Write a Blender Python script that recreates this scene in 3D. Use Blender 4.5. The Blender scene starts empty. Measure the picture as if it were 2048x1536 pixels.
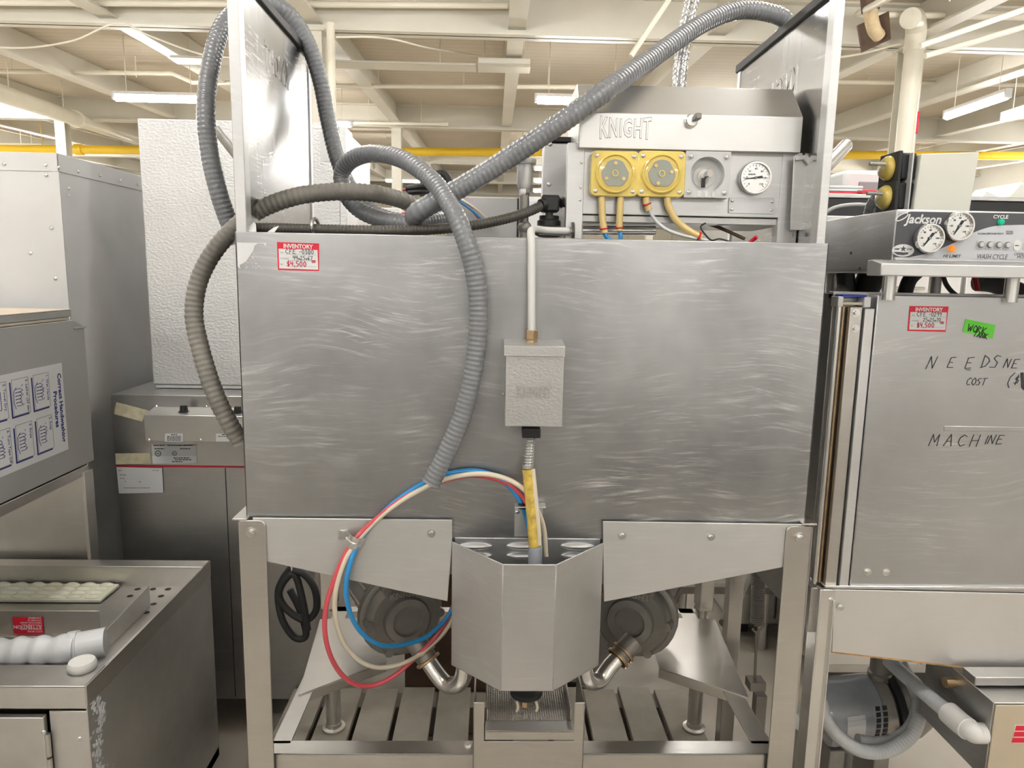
import bpy, math, random
from mathutils import Vector as V, Matrix
random.seed(7)
S = bpy.context.scene
COL = S.collection
# ------------------------------------------------------------------ camera
FPX = 1420.0
PITCH, YAW, ROLL = [math.radians(a) for a in (8.85, 1.6, 1.07)]
CAM = V((0, -1.32, 1.36))
_F = V((math.sin(YAW)*math.cos(PITCH), math.cos(YAW)*math.cos(PITCH), -math.sin(PITCH)))
_R0 = V((math.cos(YAW), -math.sin(YAW), 0)); _U0 = _R0.cross(_F)
_R = _R0*math.cos(ROLL) + _U0*math.sin(ROLL)
_U = _U0*math.cos(ROLL) - _R0*math.sin(ROLL)
cd = bpy.data.cameras.new('camera'); cd.sensor_width = 36; cd.lens = 36*FPX/2048; cd.clip_start = .05; cd.clip_end = 200
co = bpy.data.objects.new('camera', cd); COL.objects.link(co)
M = Matrix((_R, _U, -_F)).transposed().to_4x4(); M.translation = CAM
co.matrix_world = M; S.camera = co
# ------------------------------------------------------------------ world, exposure
S.view_settings.view_transform = 'Standard'; S.view_settings.look = 'None'
S.view_settings.gamma = 1; S.view_settings.use_curve_mapping = False
S.view_settings.exposure = 0.55
W = bpy.data.worlds.new('world'); S.world = W; W.use_nodes = True
W.node_tree.nodes['Background'].inputs[0].default_value = (1, .97, .92, 1)
W.node_tree.nodes['Background'].inputs[1].default_value = 1.0
try:
    S.cycles.max_bounces = 7; S.cycles.diffuse_bounces = 4; S.cycles.glossy_bounces = 4; S.cycles.caustics_reflective = False; S.cycles.caustics_refractive = False
except Exception: pass
TUBE_POWER = 44.0
WINDOW_POWER = 9.0

def at(px, py, ax, val):
    d = _F + _R*((px-1024)/FPX) - _U*((py-768)/FPX)
    return CAM + d*((val-CAM[ax])/d[ax])
def X(px, py, x): return at(px, py, 0, x)
def Y(px, py, y): return at(px, py, 1, y)
def Z(px, py, z): return at(px, py, 2, z)
def ys(pts): return [Y(*p) for p in pts]

# ------------------------------------------------------------------ materials
def new_mat(name):
    m = bpy.data.materials.new(name); m.use_nodes = True
    nt = m.node_tree; b = nt.nodes['Principled BSDF']
    return m, nt, b
def N(nt, t, **kw):
    n = nt.nodes.new(t)
    for k, v in kw.items():
        if k in n.inputs: n.inputs[k].default_value = v
        else: setattr(n, k, v)
    return n
def ramp(nt, src, a, b, ca, cb):
    r = nt.nodes.new('ShaderNodeValToRGB'); e = r.color_ramp.elements
    e[0].position = a; e[1].position = b; e[0].color = (*ca, 1); e[1].color = (*cb, 1)
    nt.links.new(src, r.inputs[0]); return r.outputs[0]
def coords(nt, scale=(1, 1, 1), rot=(0, 0, 0)):
    tc = nt.nodes.new('ShaderNodeTexCoord'); mp = nt.nodes.new('ShaderNodeMapping')
    mp.inputs['Scale'].default_value = scale; mp.inputs['Rotation'].default_value = rot
    nt.links.new(tc.outputs['Object'], mp.inputs[0]); return mp.outputs[0]
def noise(nt, vec, scale, detail=3, rough=.55):
    n = N(nt, 'ShaderNodeTexNoise', Scale=scale, Detail=detail, Roughness=rough)
    nt.links.new(vec, n.inputs['Vector']); return n.outputs['Fac']
def mix(nt, fac, a, b, blend='MIX'):
    n = nt.nodes.new('ShaderNodeMix'); n.data_type = 'RGBA'; n.blend_type = blend
    for i, v in ((0, fac), (6, a), (7, b)):
        if hasattr(v, 'is_output'): nt.links.new(v, n.inputs[i])
        elif i == 0: n.inputs[0].default_value = v
        else: n.inputs[i].default_value = (*v, 1)
    return n.outputs[2]
def mathn(nt, op, a, b=0.0):
    n = nt.nodes.new('ShaderNodeMath'); n.operation = op
    for i, v in ((0, a), (1, b)):
        if hasattr(v, 'is_output'): nt.links.new(v, n.inputs[i])
        else: n.inputs[i].default_value = v
    return n.outputs[0]
def bump(nt, b, h, strength, dist=.01):
    n = N(nt, 'ShaderNodeBump', Strength=strength, Distance=dist)
    nt.links.new(h, n.inputs['Height']); nt.links.new(n.outputs[0], b.inputs['Normal'])
def paint(name, c, rough=.5, metal=0.0, var=.12, vs=6, spec=.5, bs=0, bscale=200, coat=0, trans=0, alpha=1):
    m, nt, b = new_mat(name)
    f = noise(nt, coords(nt), vs, 4)
    o = ramp(nt, f, .3, .7, [x*(1-var) for x in c], [min(1, x*(1+var*.6)) for x in c])
    nt.links.new(o, b.inputs['Base Color'])
    b.inputs['Roughness'].default_value = rough; b.inputs['Metallic'].default_value = metal
    b.inputs['Specular IOR Level'].default_value = spec; b.inputs['Coat Weight'].default_value = coat
    b.inputs['Transmission Weight'].default_value = trans; b.inputs['Alpha'].default_value = alpha
    if bs: bump(nt, b, noise(nt, coords(nt), bscale, 2), bs, .002)
    return m
def steel(name, c=(.63, .62, .60), rough=.3, brush='x', swirl=.5, dirt_shade=.12, fine=1.0):
    """brushed stainless: stretched grain, hand-swirl scratches, smudges"""
    m, nt, b = new_mat(name)
    sc = {'x': (3, 60, 220), 'z': (220, 60, 3), 'y': (220, 3, 220)}[brush]
    g = noise(nt, coords(nt, sc), 1.6, 4, .6)
    def warped(scale, rot, amt, ws):
        tc = nt.nodes.new('ShaderNodeTexCoord'); wn = N(nt, 'ShaderNodeTexNoise', Scale=ws, Detail=1)
        nt.links.new(tc.outputs['Object'], wn.inputs['Vector'])
        sub = nt.nodes.new('ShaderNodeVectorMath'); sub.operation = 'SUBTRACT'; sub.inputs[1].default_value = (.5, .5, .5); nt.links.new(wn.outputs['Color'], sub.inputs[0])
        mu = nt.nodes.new('ShaderNodeVectorMath'); mu.operation = 'SCALE'; mu.inputs['Scale'].default_value = amt; nt.links.new(sub.outputs[0], mu.inputs[0])
        ad = nt.nodes.new('ShaderNodeVectorMath'); nt.links.new(tc.outputs['Object'], ad.inputs[0]); nt.links.new(mu.outputs[0], ad.inputs[1])
        mp = nt.nodes.new('ShaderNodeMapping'); mp.inputs['Scale'].default_value = scale; mp.inputs['Rotation'].default_value = rot
        nt.links.new(ad.outputs[0], mp.inputs[0]); return mp.outputs[0]
    s1 = noise(nt, warped((4, 4, 60), (0, math.radians(-9), 0), .12, 3.0), 2.4, 6, .66)
    s2 = noise(nt, warped((6, 6, 90), (0, math.radians(24), 0), .14, 2.2), 2.2, 5, .64)
    sm = noise(nt, coords(nt), 2.6, 4, .6)
    sw = mathn(nt, 'ADD', ramp(nt, s1, .52, .72, (0, 0, 0), (1, 1, 1)), ramp(nt, s2, .58, .74, (0, 0, 0), (.7, .7, .7)))
    sw = mathn(nt, 'MULTIPLY', sw, ramp(nt, noise(nt, coords(nt, (1, 1, 1.3)), 4.5, 2, .5), .40, .66, (.06, .06, .06), (1, 1, 1)))
    base = mix(nt, ramp(nt, sm, .3, .75, (0, 0, 0), (dirt_shade*4.5, )*3), c, [x*.55 for x in c])
    base = mix(nt, mathn(nt, 'MULTIPLY', sw, swirl*.75), base, (.92, .92, .92))
    nt.links.new(base, b.inputs['Base Color'])
    r = mathn(nt, 'ADD', mathn(nt, 'MULTIPLY', g, .16*fine), rough-.06)
    r = mathn(nt, 'ADD', r, mathn(nt, 'MULTIPLY', sw, swirl*.2))
    r = mathn(nt, 'ADD', r, mathn(nt, 'MULTIPLY', sm, .12))
    nt.links.new(r, b.inputs['Roughness'])
    b.inputs['Metallic'].default_value = 1
    bump(nt, b, g, .05*fine, .002)
    return m
def glow(name, c, power):
    m, nt, b = new_mat(name)
    b.inputs['Base Color'].default_value = (*c, 1)
    b.inputs['Emission Color'].default_value = (*c, 1); b.inputs['Emission Strength'].default_value = power
    return m
def stucco(name, c, scale, strength, metal=.5, rough=.4):
    m, nt, b = new_mat(name)
    f = noise(nt, coords(nt), 3, 3)
    nt.links.new(ramp(nt, f, .3, .7, [x*.86 for x in c], c), b.inputs['Base Color'])
    b.inputs['Metallic'].default_value = metal; b.inputs['Roughness'].default_value = rough
    bump(nt, b, noise(nt, coords(nt, (1, 1, 1.6)), scale, 3, .5), strength, .006)
    return m
def banded(name, c1, c2, scale, axis='x', rough=.5, metal=0, thin=.08):
    """board lines: flat thin joints on far surfaces"""
    m, nt, b = new_mat(name)
    w = N(nt, 'ShaderNodeTexWave', Scale=scale, wave_profile='SAW', bands_direction=axis.upper())
    nt.links.new(coords(nt), w.inputs['Vector'])
    f = noise(nt, coords(nt), 1.3, 4)
    k = ramp(nt, w.outputs['Fac'], 1-thin*1.5, 1-thin, (0, 0, 0), (1, 1, 1))
    base = ramp(nt, f, .3, .7, [x*.9 for x in c1], c1)
    nt.links.new(mix(nt, k, base, c2), b.inputs['Base Color'])
    b.inputs['Roughness'].default_value = rough; b.inputs['Metallic'].default_value = metal
    return m

MT = dict(
 hood=steel('brushed_steel_hood', (.625, .635, .65), .25, 'x', 1.1, .27),  # smudges deepened beyond grime, putting dark reflections into the colour
 bay=steel('brushed_steel_bay', (.74, .75, .765), .32, 'z', .6, .12),
 apron=steel('brushed_steel_apron', (.81, .815, .82), .38, 'x', .7, .1),
 frame=steel('stainless_frame', (.66, .64, .61), .27, 'z', .25, .1),
 rail=steel('stainless_rail', (.68, .66, .63), .28, 'x', .3, .1),
 door=steel('brushed_steel_door', (.50, .498, .495), .16, 'z', .5, .14),
 ctrl=steel('control_box_steel', (.74, .738, .73), .36, 'x', .5, .05),
 ctrlp=steel('control_panel_steel', (.60, .60, .60), .34, 'x', .4, .06),
 dark=steel('dark_stainless', (.54, .535, .525), .30, 'x', .3, .14),
 oven=steel('oven_stainless', (.58, .57, .555), .24, 'z', .15, .1),
 oven2=steel('oven_box_stainless', (.66, .65, .63), .28, 'x', .15, .08),
 bin=steel('bin_stainless', (.78, .775, .765), .36, 'z', .35, .16),
 bintop=steel('bin_top_stainless', (.72, .70, .67), .3, 'x', .35, .12),
 panel=steel('neighbour_door_steel', (.57, .575, .585), .31, 'x', .6, .12),
 tank=steel('neighbour_tank_steel', (.84, .83, .82), .40, 'x', .3, .06),
 alum=steel('aluminium_sheet', (.74, .745, .75), .42, 'z', .5, .1),
 alumpaint=paint('dull_aluminium', (.76, .765, .77), .5, .12, .10, 3),
 bright=steel('bright_steel', (.82, .82, .81), .2, 'z', .1, .04, .4),
 braid=steel('steel_braid', (.72, .72, .72), .3, 'z', .1, .04, .4),
 cast=paint('grey_cast_metal', (.30, .285, .26), .42, .4, .25, 9, bs=.15, bscale=90),
 castl=paint('light_cast_metal', (.45, .43, .40), .4, .6, .2, 9),
 brass=paint('brass', (.55, .40, .24), .34, .85, .2, 30),
 jbox=stucco('cast_box_aluminium', (.66, .66, .655), 150, .10, .75, .38),
 ice=stucco('stucco_galvanised', (.80, .805, .81), 95, .35, .45, .42),
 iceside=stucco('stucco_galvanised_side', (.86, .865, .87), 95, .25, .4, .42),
 hose=paint('grey_hose', (.25, .26, .28), .26, 0, .1, 10, coat=.3),
 hosel=paint('pale_grey_hose', (.42, .45, .50), .26, 0, .1, 10, coat=.4),
 hosed=paint('dusty_dark_hose', (.25, .235, .21), .42, 0, .35, 7),
 hoseb=paint('black_ribbed_hose', (.10, .092, .08), .40, 0, .5, 5),
 conduit=paint('pale_conduit', (.62, .64, .66), .3, 0, .08, 12, coat=.3),
 black=paint('black_plastic', (.018, .018, .019), .4, 0, .2),
 rubber=paint('black_rubber', (.022, .022, .022), .55, 0, .2),
 darkgap=paint('dark_cavity', (.03, .028, .026), .7, 0, .2),
 red=paint('red_tube', (.78, .10, .13), .3, 0, .06, coat=.3),
 cream=paint('cream_tube', (.84, .76, .60), .32, 0, .06, coat=.3),
 blue=paint('blue_tube', (.03, .34, .78), .3, 0, .06, coat=.3),
 teal=paint('teal_tube', (.03, .55, .66), .3, 0, .06),
 yhose=paint('yellowed_hose', (.86, .66, .28), .32, 0, .1, coat=.2),
 ysleeve=paint('amber_sleeve', (.78, .56, .12), .25, 0, .35, 60, coat=.4),
 ypump=paint('amber_pump_cover', (.92, .71, .17), .22, 0, .05, 20, coat=.5),
 yclear=paint('amber_pump_lens', (.80, .62, .20), .15, 0, .05, 20, coat=.6),
 gpump=paint('grey_pump_rotor', (.40, .42, .36), .4, 0, .1),
 wplast=paint('white_plastic', (.82, .82, .80), .38, 0, .05),
 gplast=paint('light_grey_plastic', (.70, .71, .71), .4, 0, .05),
 cwhite=paint('cream_white_box', (.83, .83, .74), .45, 0, .04),
 paper=paint('white_paper', (.84, .85, .86), .5, 0, .04),
 yel_paper=paint('yellowed_paper', (.76, .70, .50), .6, 0, .2, 40),
 lred=paint('label_red', (.80, .02, .05), .45, 0, .04),
 lgreen=paint('label_green', (.16, .80, .06), .45, 0, .04),
 ink=paint('black_ink', (.03, .03, .035), .6, 0, .1),
 inkred=paint('red_ink', (.65, .02, .08), .6, 0, .1),
 inkblue=paint('navy_ink', (.03, .03, .20), .6, 0, .1),
 inkgrey=paint('grey_ink', (.30, .30, .31), .6, 0, .1),
 slate=paint('slate_panel', (.085, .088, .10), .35, 0, .06),
 pale=paint('pale_panel', (.66, .68, .72), .35, 0, .03),
 dial=paint('dial_white', (.84, .84, .83), .4, 0, .03),
 green=glow('green_lamp', (.0, .45, .25), .25),
 orange=glow('orange_lamp', (.95, .22, .01), .5),
 lid=paint('grey_lid_panel', (.46, .465, .46), .38, .2, .06, 3),
 lidtop=paint('beige_lid_top', (.62, .52, .42), .5, 0, .06),
 putty=paint('cream_strip', (.78, .70, .55), .5, 0, .1),
 icecube=paint('cream_ice_grid', (.88, .88, .72), .35, 0, .06),
 pvc=paint('white_pvc', (.80, .82, .84), .35, 0, .05, coat=.2),
 cappl=paint('white_cap_plastic', (.87, .86, .82), .4, 0, .04),
 wood=paint('weathered_pallet_board', (.34, .31, .26), .7, 0, .25, 5, bs=.1, bscale=60),
 floor=paint('beige_concrete', (.58, .53, .46), .55, 0, .14, 1.6, bs=.03, bscale=40),
 cream_wall=paint('cream_wall', (.84, .78, .62), .6, 0, .05, .5),
 wallp=paint('pale_wall', (.80, .80, .79), .6, 0, .04, .5),
 beam=paint('cream_painted_steel', (.72, .69, .60), .45, 0, .06, 1.2),
 deck=banded('ceiling_boards', (.64, .565, .45), (.50, .44, .35), 1.6, 'y', .7),
 pipe=paint('cream_painted_pipe', (.80, .76, .64), .4, 0, .05, 1.5),
 yellow=paint('yellow_gas_pipe', (.85, .56, .03), .4, 0, .06, 1.5),
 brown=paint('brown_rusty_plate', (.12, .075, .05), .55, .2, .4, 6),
 foam=paint('tan_foam', (.66, .52, .32), .8, 0, .2, 15),
 tan=paint('tan_panel', (.66, .57, .43), .4, .3, .06, 3),
 window=glow('bright_window', (1, .98, .93), WINDOW_POWER),
 tube=glow('lit_tube', (1, .985, .96), TUBE_POWER),
 redbox=paint('red_plastic', (.70, .03, .05), .4),
 bluetape=paint('blue_tape', (.01, .05, .55), .45),
 rust=paint('rust_edge', (.55, .33, .14), .7, 0, .4, 40),
 scale_=paint('lime_scale', (.72, .73, .76), .7, 0, .3, 60),
)
# ------------------------------------------------------------------ geometry collector
class G:
    def __init__(s): s.v = []; s.f = []
    def add(s, vs, fs):
        n = len(s.v); s.v += [tuple(v) for v in vs]; s.f += [[i+n for i in f] for f in fs]; return s
    def box(s, x0, x1, y0, y1, z0, z1):
        return s.add([(x, y, z) for x in (x0, x1) for y in (y0, y1) for z in (z0, z1)],
                     [(0, 1, 3, 2), (4, 6, 7, 5), (0, 4, 5, 1), (2, 3, 7, 6), (0, 2, 6, 4), (1, 5, 7, 3)])
    def prism(s, poly, axis, a, b):
        """poly in the plane across `axis` (x:(y,z), y:(x,z), z:(x,y)), extruded a..b"""
        def p3(p, h): return {'x': (h, p[0], p[1]), 'y': (p[0], h, p[1]), 'z': (p[0], p[1], h)}[axis]
        n = len(poly)
        return s.add([p3(p, a) for p in poly]+[p3(p, b) for p in poly],
                     [list(range(n)), list(range(2*n-1, n-1, -1))]+[(i, i+n, (i+1) % n+n, (i+1) % n) for i in range(n)])
    def slab(s, pts, off):
        pts = [V(p) for p in pts]; off = V(off); n = len(pts)
        return s.add(pts+[p+off for p in pts], [list(range(n)), list(range(2*n-1, n-1, -1))]+[(i, i+n, (i+1) % n+n, (i+1) % n) for i in range(n)])
    def lathe(s, prof, o, d, n=20, caps=True):
        """prof: (radius, height along d)"""
        o = V(o); d = V(d).normalized(); a = d.orthogonal().normalized(); b = d.cross(a)
        vs = []; fs = []
        for r, h in prof:
            for k in range(n):
                t = 2*math.pi*k/n; vs.append(o+d*h+(a*math.cos(t)+b*math.sin(t))*r)
        for i in range(len(prof)-1):
            for k in range(n):
                fs.append((i*n+k, i*n+(k+1) % n, (i+1)*n+(k+1) % n, (i+1)*n+k))
        if caps and prof[0][0] > 1e-6: fs.append(list(range(n))[::-1])
        if caps and prof[-1][0] > 1e-6: fs.append([(len(prof)-1)*n+k for k in range(n)])
        return s.add(vs, fs)
    def cyl(s, p0, p1, r, r2=None, n=16):
        p0, p1 = V(p0), V(p1)
        return s.lathe([(r, 0), (r if r2 is None else r2, (p1-p0).length)], p0, p1-p0, n)
    def tube(s, pts, r, n=10, caps=True):
        pts = [V(p) for p in pts]; m = len(pts)
        T = [(pts[min(i+1, m-1)]-pts[max(i-1, 0)]).normalized() for i in range(m)]
        a = T[0].orthogonal().normalized(); vs = []; fs = []
        for i in range(m):
            a = (a-T[i]*a.dot(T[i])).normalized(); b = T[i].cross(a)
            ri = r(i) if callable(r) else r
            for k in range(n):
                t = 2*math.pi*k/n; vs.append(pts[i]+(a*math.cos(t)+b*math.sin(t))*ri)
        for i in range(m-1):
            for k in range(n): fs.append((i*n+k, i*n+(k+1) % n, (i+1)*n+(k+1) % n, (i+1)*n+k))
        if caps: fs += [list(range(n))[::-1], [(m-1)*n+k for k in range(n)]]
        return s.add(vs, fs)
    def ball(s, c, r, n=10):
        return s.lathe([(r*math.sin(math.pi*i/n), -r*math.cos(math.pi*i/n)) for i in range(n+1)], c, (0, 0, 1), 2*n)
    def text(s, txt, o, u, w, size, ext=.0004, arch=0, align='LEFT', bold=0, shear=0, spacing=1.0, wscale=1.0):
        """flat lettering: origin o, u = reading direction, w = up; thickness along u x w"""
        c = bpy.data.curves.new('t', 'FONT'); c.body = txt; c.size = 1; c.align_x = align; c.offset = bold; c.shear = shear
        c.resolution_u = 2; c.space_character = spacing
        ob = bpy.data.objects.new('t', c); COL.objects.link(ob)
        me = bpy.data.meshes.new_from_object(ob.evaluated_get(bpy.context.evaluated_depsgraph_get()))
        o, u, w = V(o), V(u).normalized(), V(w).normalized(); nn = u.cross(w)
        xs = [v.co.x for v in me.vertices] or [0]; x0, x1 = min(xs), max(xs)
        vs = []
        for v in me.vertices:
            k = (2*(v.co.x-x0)/max(x1-x0, 1e-6)-1)
            z = v.co.y*(1+arch*k*k)-arch*.35*k*k
            vs.append(o+u*(v.co.x*size*wscale)+w*(z*size)+nn*ext)
        fs = [list(p.vertices) for p in me.polygons]
        n = len(vs); edges = {}
        for f in fs:
            for i in range(len(f)):
                e = (f[i], f[(i+1) % len(f)]); edges[e] = edges.get(e, 0)+1
        side = [(a+n, b+n, b, a) for (a, b) in edges if (b, a) not in edges]
        s.add(vs+[p-nn*(ext) for p in vs], fs+side)
        bpy.data.objects.remove(ob); bpy.data.curves.remove(c); bpy.data.meshes.remove(me)
        return s
    def strokes(s, txt, o, u, w, size, pen, adv=.82, jit=.05, n=5):
        o, u, w = V(o), V(u).normalized(), V(w).normalized(); nn = u.cross(w); x = 0
        for ch in txt:
            if ch in FONT:
                for st in FONT[ch]:
                    pts = [o+u*((x+a+random.uniform(-jit, jit)*.6)*size)+w*((b+random.uniform(-jit, jit)*.6)*size) for a, b in st]
                    for i in range(len(pts)-1):
                        d = (pts[i+1]-pts[i]); 
                        if d.length < 1e-6: continue
                        d = d.normalized(); q = d.cross(nn)*pen; e = d*pen*.5
                        s.slab([pts[i]-q-e, pts[i+1]-q+e, pts[i+1]+q+e, pts[i]+q-e], nn*.0004)
                x += adv*max(.35, max(a for st in FONT[ch] for a, b in st)/.7)
            else: x += adv*.6
        return s
    def build(s, name, mat, parent=None, bevel=0, smooth=40, label=None, cat=None, group=None, kind=None, seg=2):
        me = bpy.data.meshes.new(name); me.from_pydata(s.v, [], s.f); me.update()
        import bmesh
        bm = bmesh.new(); bm.from_mesh(me); bmesh.ops.recalc_face_normals(bm, faces=bm.faces); bm.to_mesh(me); bm.free()
        if smooth:
            me.polygons.foreach_set('use_smooth', [True]*len(me.polygons)); me.set_sharp_from_angle(angle=math.radians(smooth))
        me.materials.append(MT[mat] if isinstance(mat, str) else mat)
        o = bpy.data.objects.new(name, me); COL.objects.link(o)
        if bevel:
            b = o.modifiers.new('bevel', 'BEVEL'); b.width = bevel; b.segments = seg; b.limit_method = 'ANGLE'; b.angle_limit = math.radians(35)
            b.harden_normals = False
        return tag(o, parent, label, cat, group, kind)
WLD = {}
def tag(o, parent=None, label=None, cat=None, group=None, kind=None):
    if parent is not None:
        o.parent = parent; o.matrix_parent_inverse = Matrix.Translation(-V(WLD.get(parent.name, (0, 0, 0))))
    if label: o['label'] = label
    if cat: o['category'] = cat
    if group: o['group'] = group
    if kind: o['kind'] = kind
    return o
def thing(name, label, cat, loc=(0, 0, 0), group=None):
    o = bpy.data.objects.new(name, None); COL.objects.link(o); o.location = loc; o.empty_display_size = .05
    WLD[o.name] = tuple(loc); o['label'] = label; o['category'] = cat
    if group: o['group'] = group
    return o
def inst(name, me, loc, parent=None, rot=(0, 0, 0), scale=1.0, **kw):
    o = bpy.data.objects.new(name, me); COL.objects.link(o); o.location = loc; o.rotation_euler = rot; o.scale = (scale,)*3
    return tag(o, parent, **kw)
def spl(pts, m=10):
    """Catmull-Rom through pts"""
    P = [V(p) for p in pts]; P = [P[0]*2-P[1]]+P+[P[-1]*2-P[-2]]; out = []
    for i in range(1, len(P)-2):
        a, b, c, d = P[i-1:i+3]
        for k in range(m):
            t = k/m
            out.append(.5*((2*b)+(c-a)*t+(2*a-5*b+4*c-d)*t*t+(3*b-a-3*c+d)*t*t*t))
    out.append(P[-2]); return out
def resample(pts, step):
    out = [pts[0]]; acc = 0
    for a, b in zip(pts, pts[1:]):
        L = (b-a).length
        if L < 1e-9: continue
        t = step-acc
        while t <= L: out.append(a+(b-a)*(t/L)); t += step
        acc = (acc+L) % step
    return out
def ribbed(pts, r, pitch=.011, depth=.06, n=14, g=None):
    P = resample(spl(pts, 24), pitch/4)
    return (g or G()).tube(P, lambda i: r*(1-depth*(0, .55, 1, .55)[i % 4]), n)
def helix(p0, p1, r, turns, n=14):
    p0, p1 = V(p0), V(p1); d = (p1-p0).normalized(); a = d.orthogonal().normalized(); b = d.cross(a); k = int(turns*n)
    return [p0+(p1-p0)*(i/k)+(a*math.cos(2*math.pi*i/n)+b*math.sin(2*math.pi*i/n))*r for i in range(k+1)]
FONT = {
 'A': [[(0, 0), (.35, 1), (.62, 0)], [(.12, .4), (.52, .42)]], 'B': [[(0, 0), (0, 1), (.5, .85), (.45, .6), (0, .52), (.55, .35), (.5, .08), (0, 0)]],
 'C': [[(.6, .85), (.35, 1), (.08, .7), (.05, .3), (.3, .02), (.6, .12)]], 'D': [[(.1, 0), (.1, 1), (.45, .8), (.6, .5), (.4, .1), (0, 0)]],
 'E': [[(.6, .98), (.12, .95), (.05, .02), (.6, .05)], [(.1, .52), (.45, .52)]], 'F': [[(.6, 1), (.1, .95), (.08, 0)], [(.1, .55), (.45, .55)]],
 'H': [[(.05, 1), (.02, 0)], [(.6, 1), (.58, 0)], [(.03, .5), (.6, .5)]], 'I': [[(.18, .9), (.15, 0)]], 'K': [[(.05, 1), (.02, 0)], [(.55, 1), (.05, .45), (.62, 0)]],
 'M': [[(0, 0), (.12, 1), (.35, .3), (.62, 1), (.68, 0)]], 'N': [[(0, 0), (.1, 1), (.48, .05), (.62, 1)]],
 'O': [[(.3, 1), (.06, .7), (.06, .3), (.3, 0), (.56, .3), (.56, .7), (.3, 1)]], 'R': [[(0, 0), (.05, 1), (.5, .8), (.08, .5), (.6, 0)]],
 'S': [[(.58, .9), (.3, 1), (.1, .75), (.5, .4), (.4, .05), (0, .05)]], 'T': [[(.02, .95), (.66, 1)], [(.34, .97), (.3, 0)]], 'W': [[(0, 1), (.15, 0), (.35, .7), (.5, 0), (.7, 1)]],
 '0': [[(.3, 1), (.06, .7), (.06, .3), (.3, 0), (.52, .3), (.52, .7), (.3, 1)]], '1': [[(.2, 1), (.2, 0)]], '2': [[(.05, .8), (.3, 1), (.5, .75), (.05, .02), (.55, .02)]],
 '3': [[(.05, .95), (.45, .9), (.2, .55), (.5, .3), (.3, .02), (.02, .08)]], '4': [[(.1, 1), (.05, .5), (.5, .5)], [(.42, .95), (.4, 0)]],
 '5': [[(.5, 1), (.12, .97), (.1, .6), (.45, .5), (.45, .12), (.05, .02)]], '6': [[(.4, 1), (.08, .4), (.25, .02), (.5, .25), (.1, .42)]],
 '7': [[(.05, .95), (.52, .95), (.2, 0)]], '9': [[(.48, .9), (.15, .95), (.08, .6), (.45, .6), (.48, .95), (.4, 0)]], '$': [[(.5, .85), (.15, .8), (.12, .55), (.5, .45), (.45, .12), (.05, .15)], [(.3, 1.1), (.28, -.1)]],
 '-': [[(.08, .45), (.45, .48)]], 'x': [[(.05, .45), (.4, .05)], [(.4, .45), (.05, .05)]], ',': [[(.12, .12), (.06, -.15)]], '.': [[(.1, .02), (.16, .08)]],
 '(': [[(.35, 1.1), (.1, .7), (.08, .2), (.3, -.15)]], '_': [[(0, -.12), (.45, -.1)]], 'Y': [[(0, 1), (.3, .5), (.6, 1)], [(.3, .5), (.28, 0)]], 'P': [[(0, 0), (.05, 1), (.5, .85), (.08, .5)]],
}
XU, ZU, YU = V((1, 0, 0)), V((0, 0, 1)), V((0, 1, 0))
def dashes(px, py, wpx, hpx, y, g=None):
    """print too small to read: a row of broken strokes"""
    g = g or G(); x = px
    while x < px+wpx:
        w = min(random.uniform(2.0, 6.0), px+wpx-x)
        g.slab([Y(x, py, y), Y(x+w, py, y), Y(x+w, py+hpx, y), Y(x, py+hpx, y)], (0, -.0002, 0)); x += w+random.uniform(.8, 1.6)
    return g
# hex bolt pointing at -y, and a round-head screw
_b = G(); _b.cyl((0, 0, 0), (0, -.0022, 0), .0095, n=20); _b.cyl((0, -.0022, 0), (0, -.0075, 0), .0063, .0058, n=6); _b.cyl((0, -.0075, 0), (0, -.0082, 0), .004, n=10)
_o = _b.build('bolt_proto', 'bright'); BOLT = _o.data; BOLT.name = 'bolt'; bpy.data.objects.remove(_o)
_b = G(); _b.lathe([(.004, 0), (.0039, .0012), (.0026, .0022), (0, .0026)], (0, 0, 0), (0, -1, 0), 12); _b.box(-.0026, .0026, -.003, -.0022, -.0004, .0004); _b.box(-.0004, .0004, -.003, -.0022, -.0026, .0026)
_o = _b.build('screw_proto', 'bright'); SCREW = _o.data; SCREW.name = 'screw'; bpy.data.objects.remove(_o)
FACE_X = (0, 0, math.radians(90))   # turns a -y fitting to face +x
# ================================================================== THE SETTING
FZ = -.14                                   # floor; the pallet top under the machine is z = 0
RX0, RX1, RY0, RY1 = -15.0, 15.0, -7.5, 36.0
def bz(y): return 4.02+.042*(y-7.3)         # underside of the cross beams; the roof rises gently to the back
def dz(y): return bz(y)+.46                 # underside of the roof boards
G().box(RX0, RX1, RY0, RY1, FZ-.1, FZ).build('floor', 'floor', smooth=0, kind='structure')
ceil = G().add([(RX0, RY0, dz(RY0)), (RX1, RY0, dz(RY0)), (RX1, RY1, dz(RY1)), (RX0, RY1, dz(RY1)),
                (RX0, RY0, dz(RY0)+.1), (RX1, RY0, dz(RY0)+.1), (RX1, RY1, dz(RY1)+.1), (RX0, RY1, dz(RY1)+.1)],
               [(0, 1, 2, 3), (7, 6, 5, 4), (0, 4, 5, 1), (1, 5, 6, 2), (2, 6, 7, 3), (3, 7, 4, 0)]).build('ceiling', 'deck', smooth=0, kind='structure')
G().box(RX0-.15, RX0, RY0, RY1, FZ, 6.5).build('wall_left', 'wallp', smooth=0, kind='structure')
G().box(RX1, RX1+.15, RY0, RY1, FZ, 6.5).build('wall_right', 'wallp', smooth=0, kind='structure')
wb = G().box(RX0, RX1, RY1, RY1+.15, FZ, 6.5).build('wall_back', 'cream_wall', smooth=0, kind='structure')
G().box(RX0, RX1, RY0-.15, RY0, FZ, 6.5).build('wall_front', 'wallp', smooth=0, kind='structure')
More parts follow.
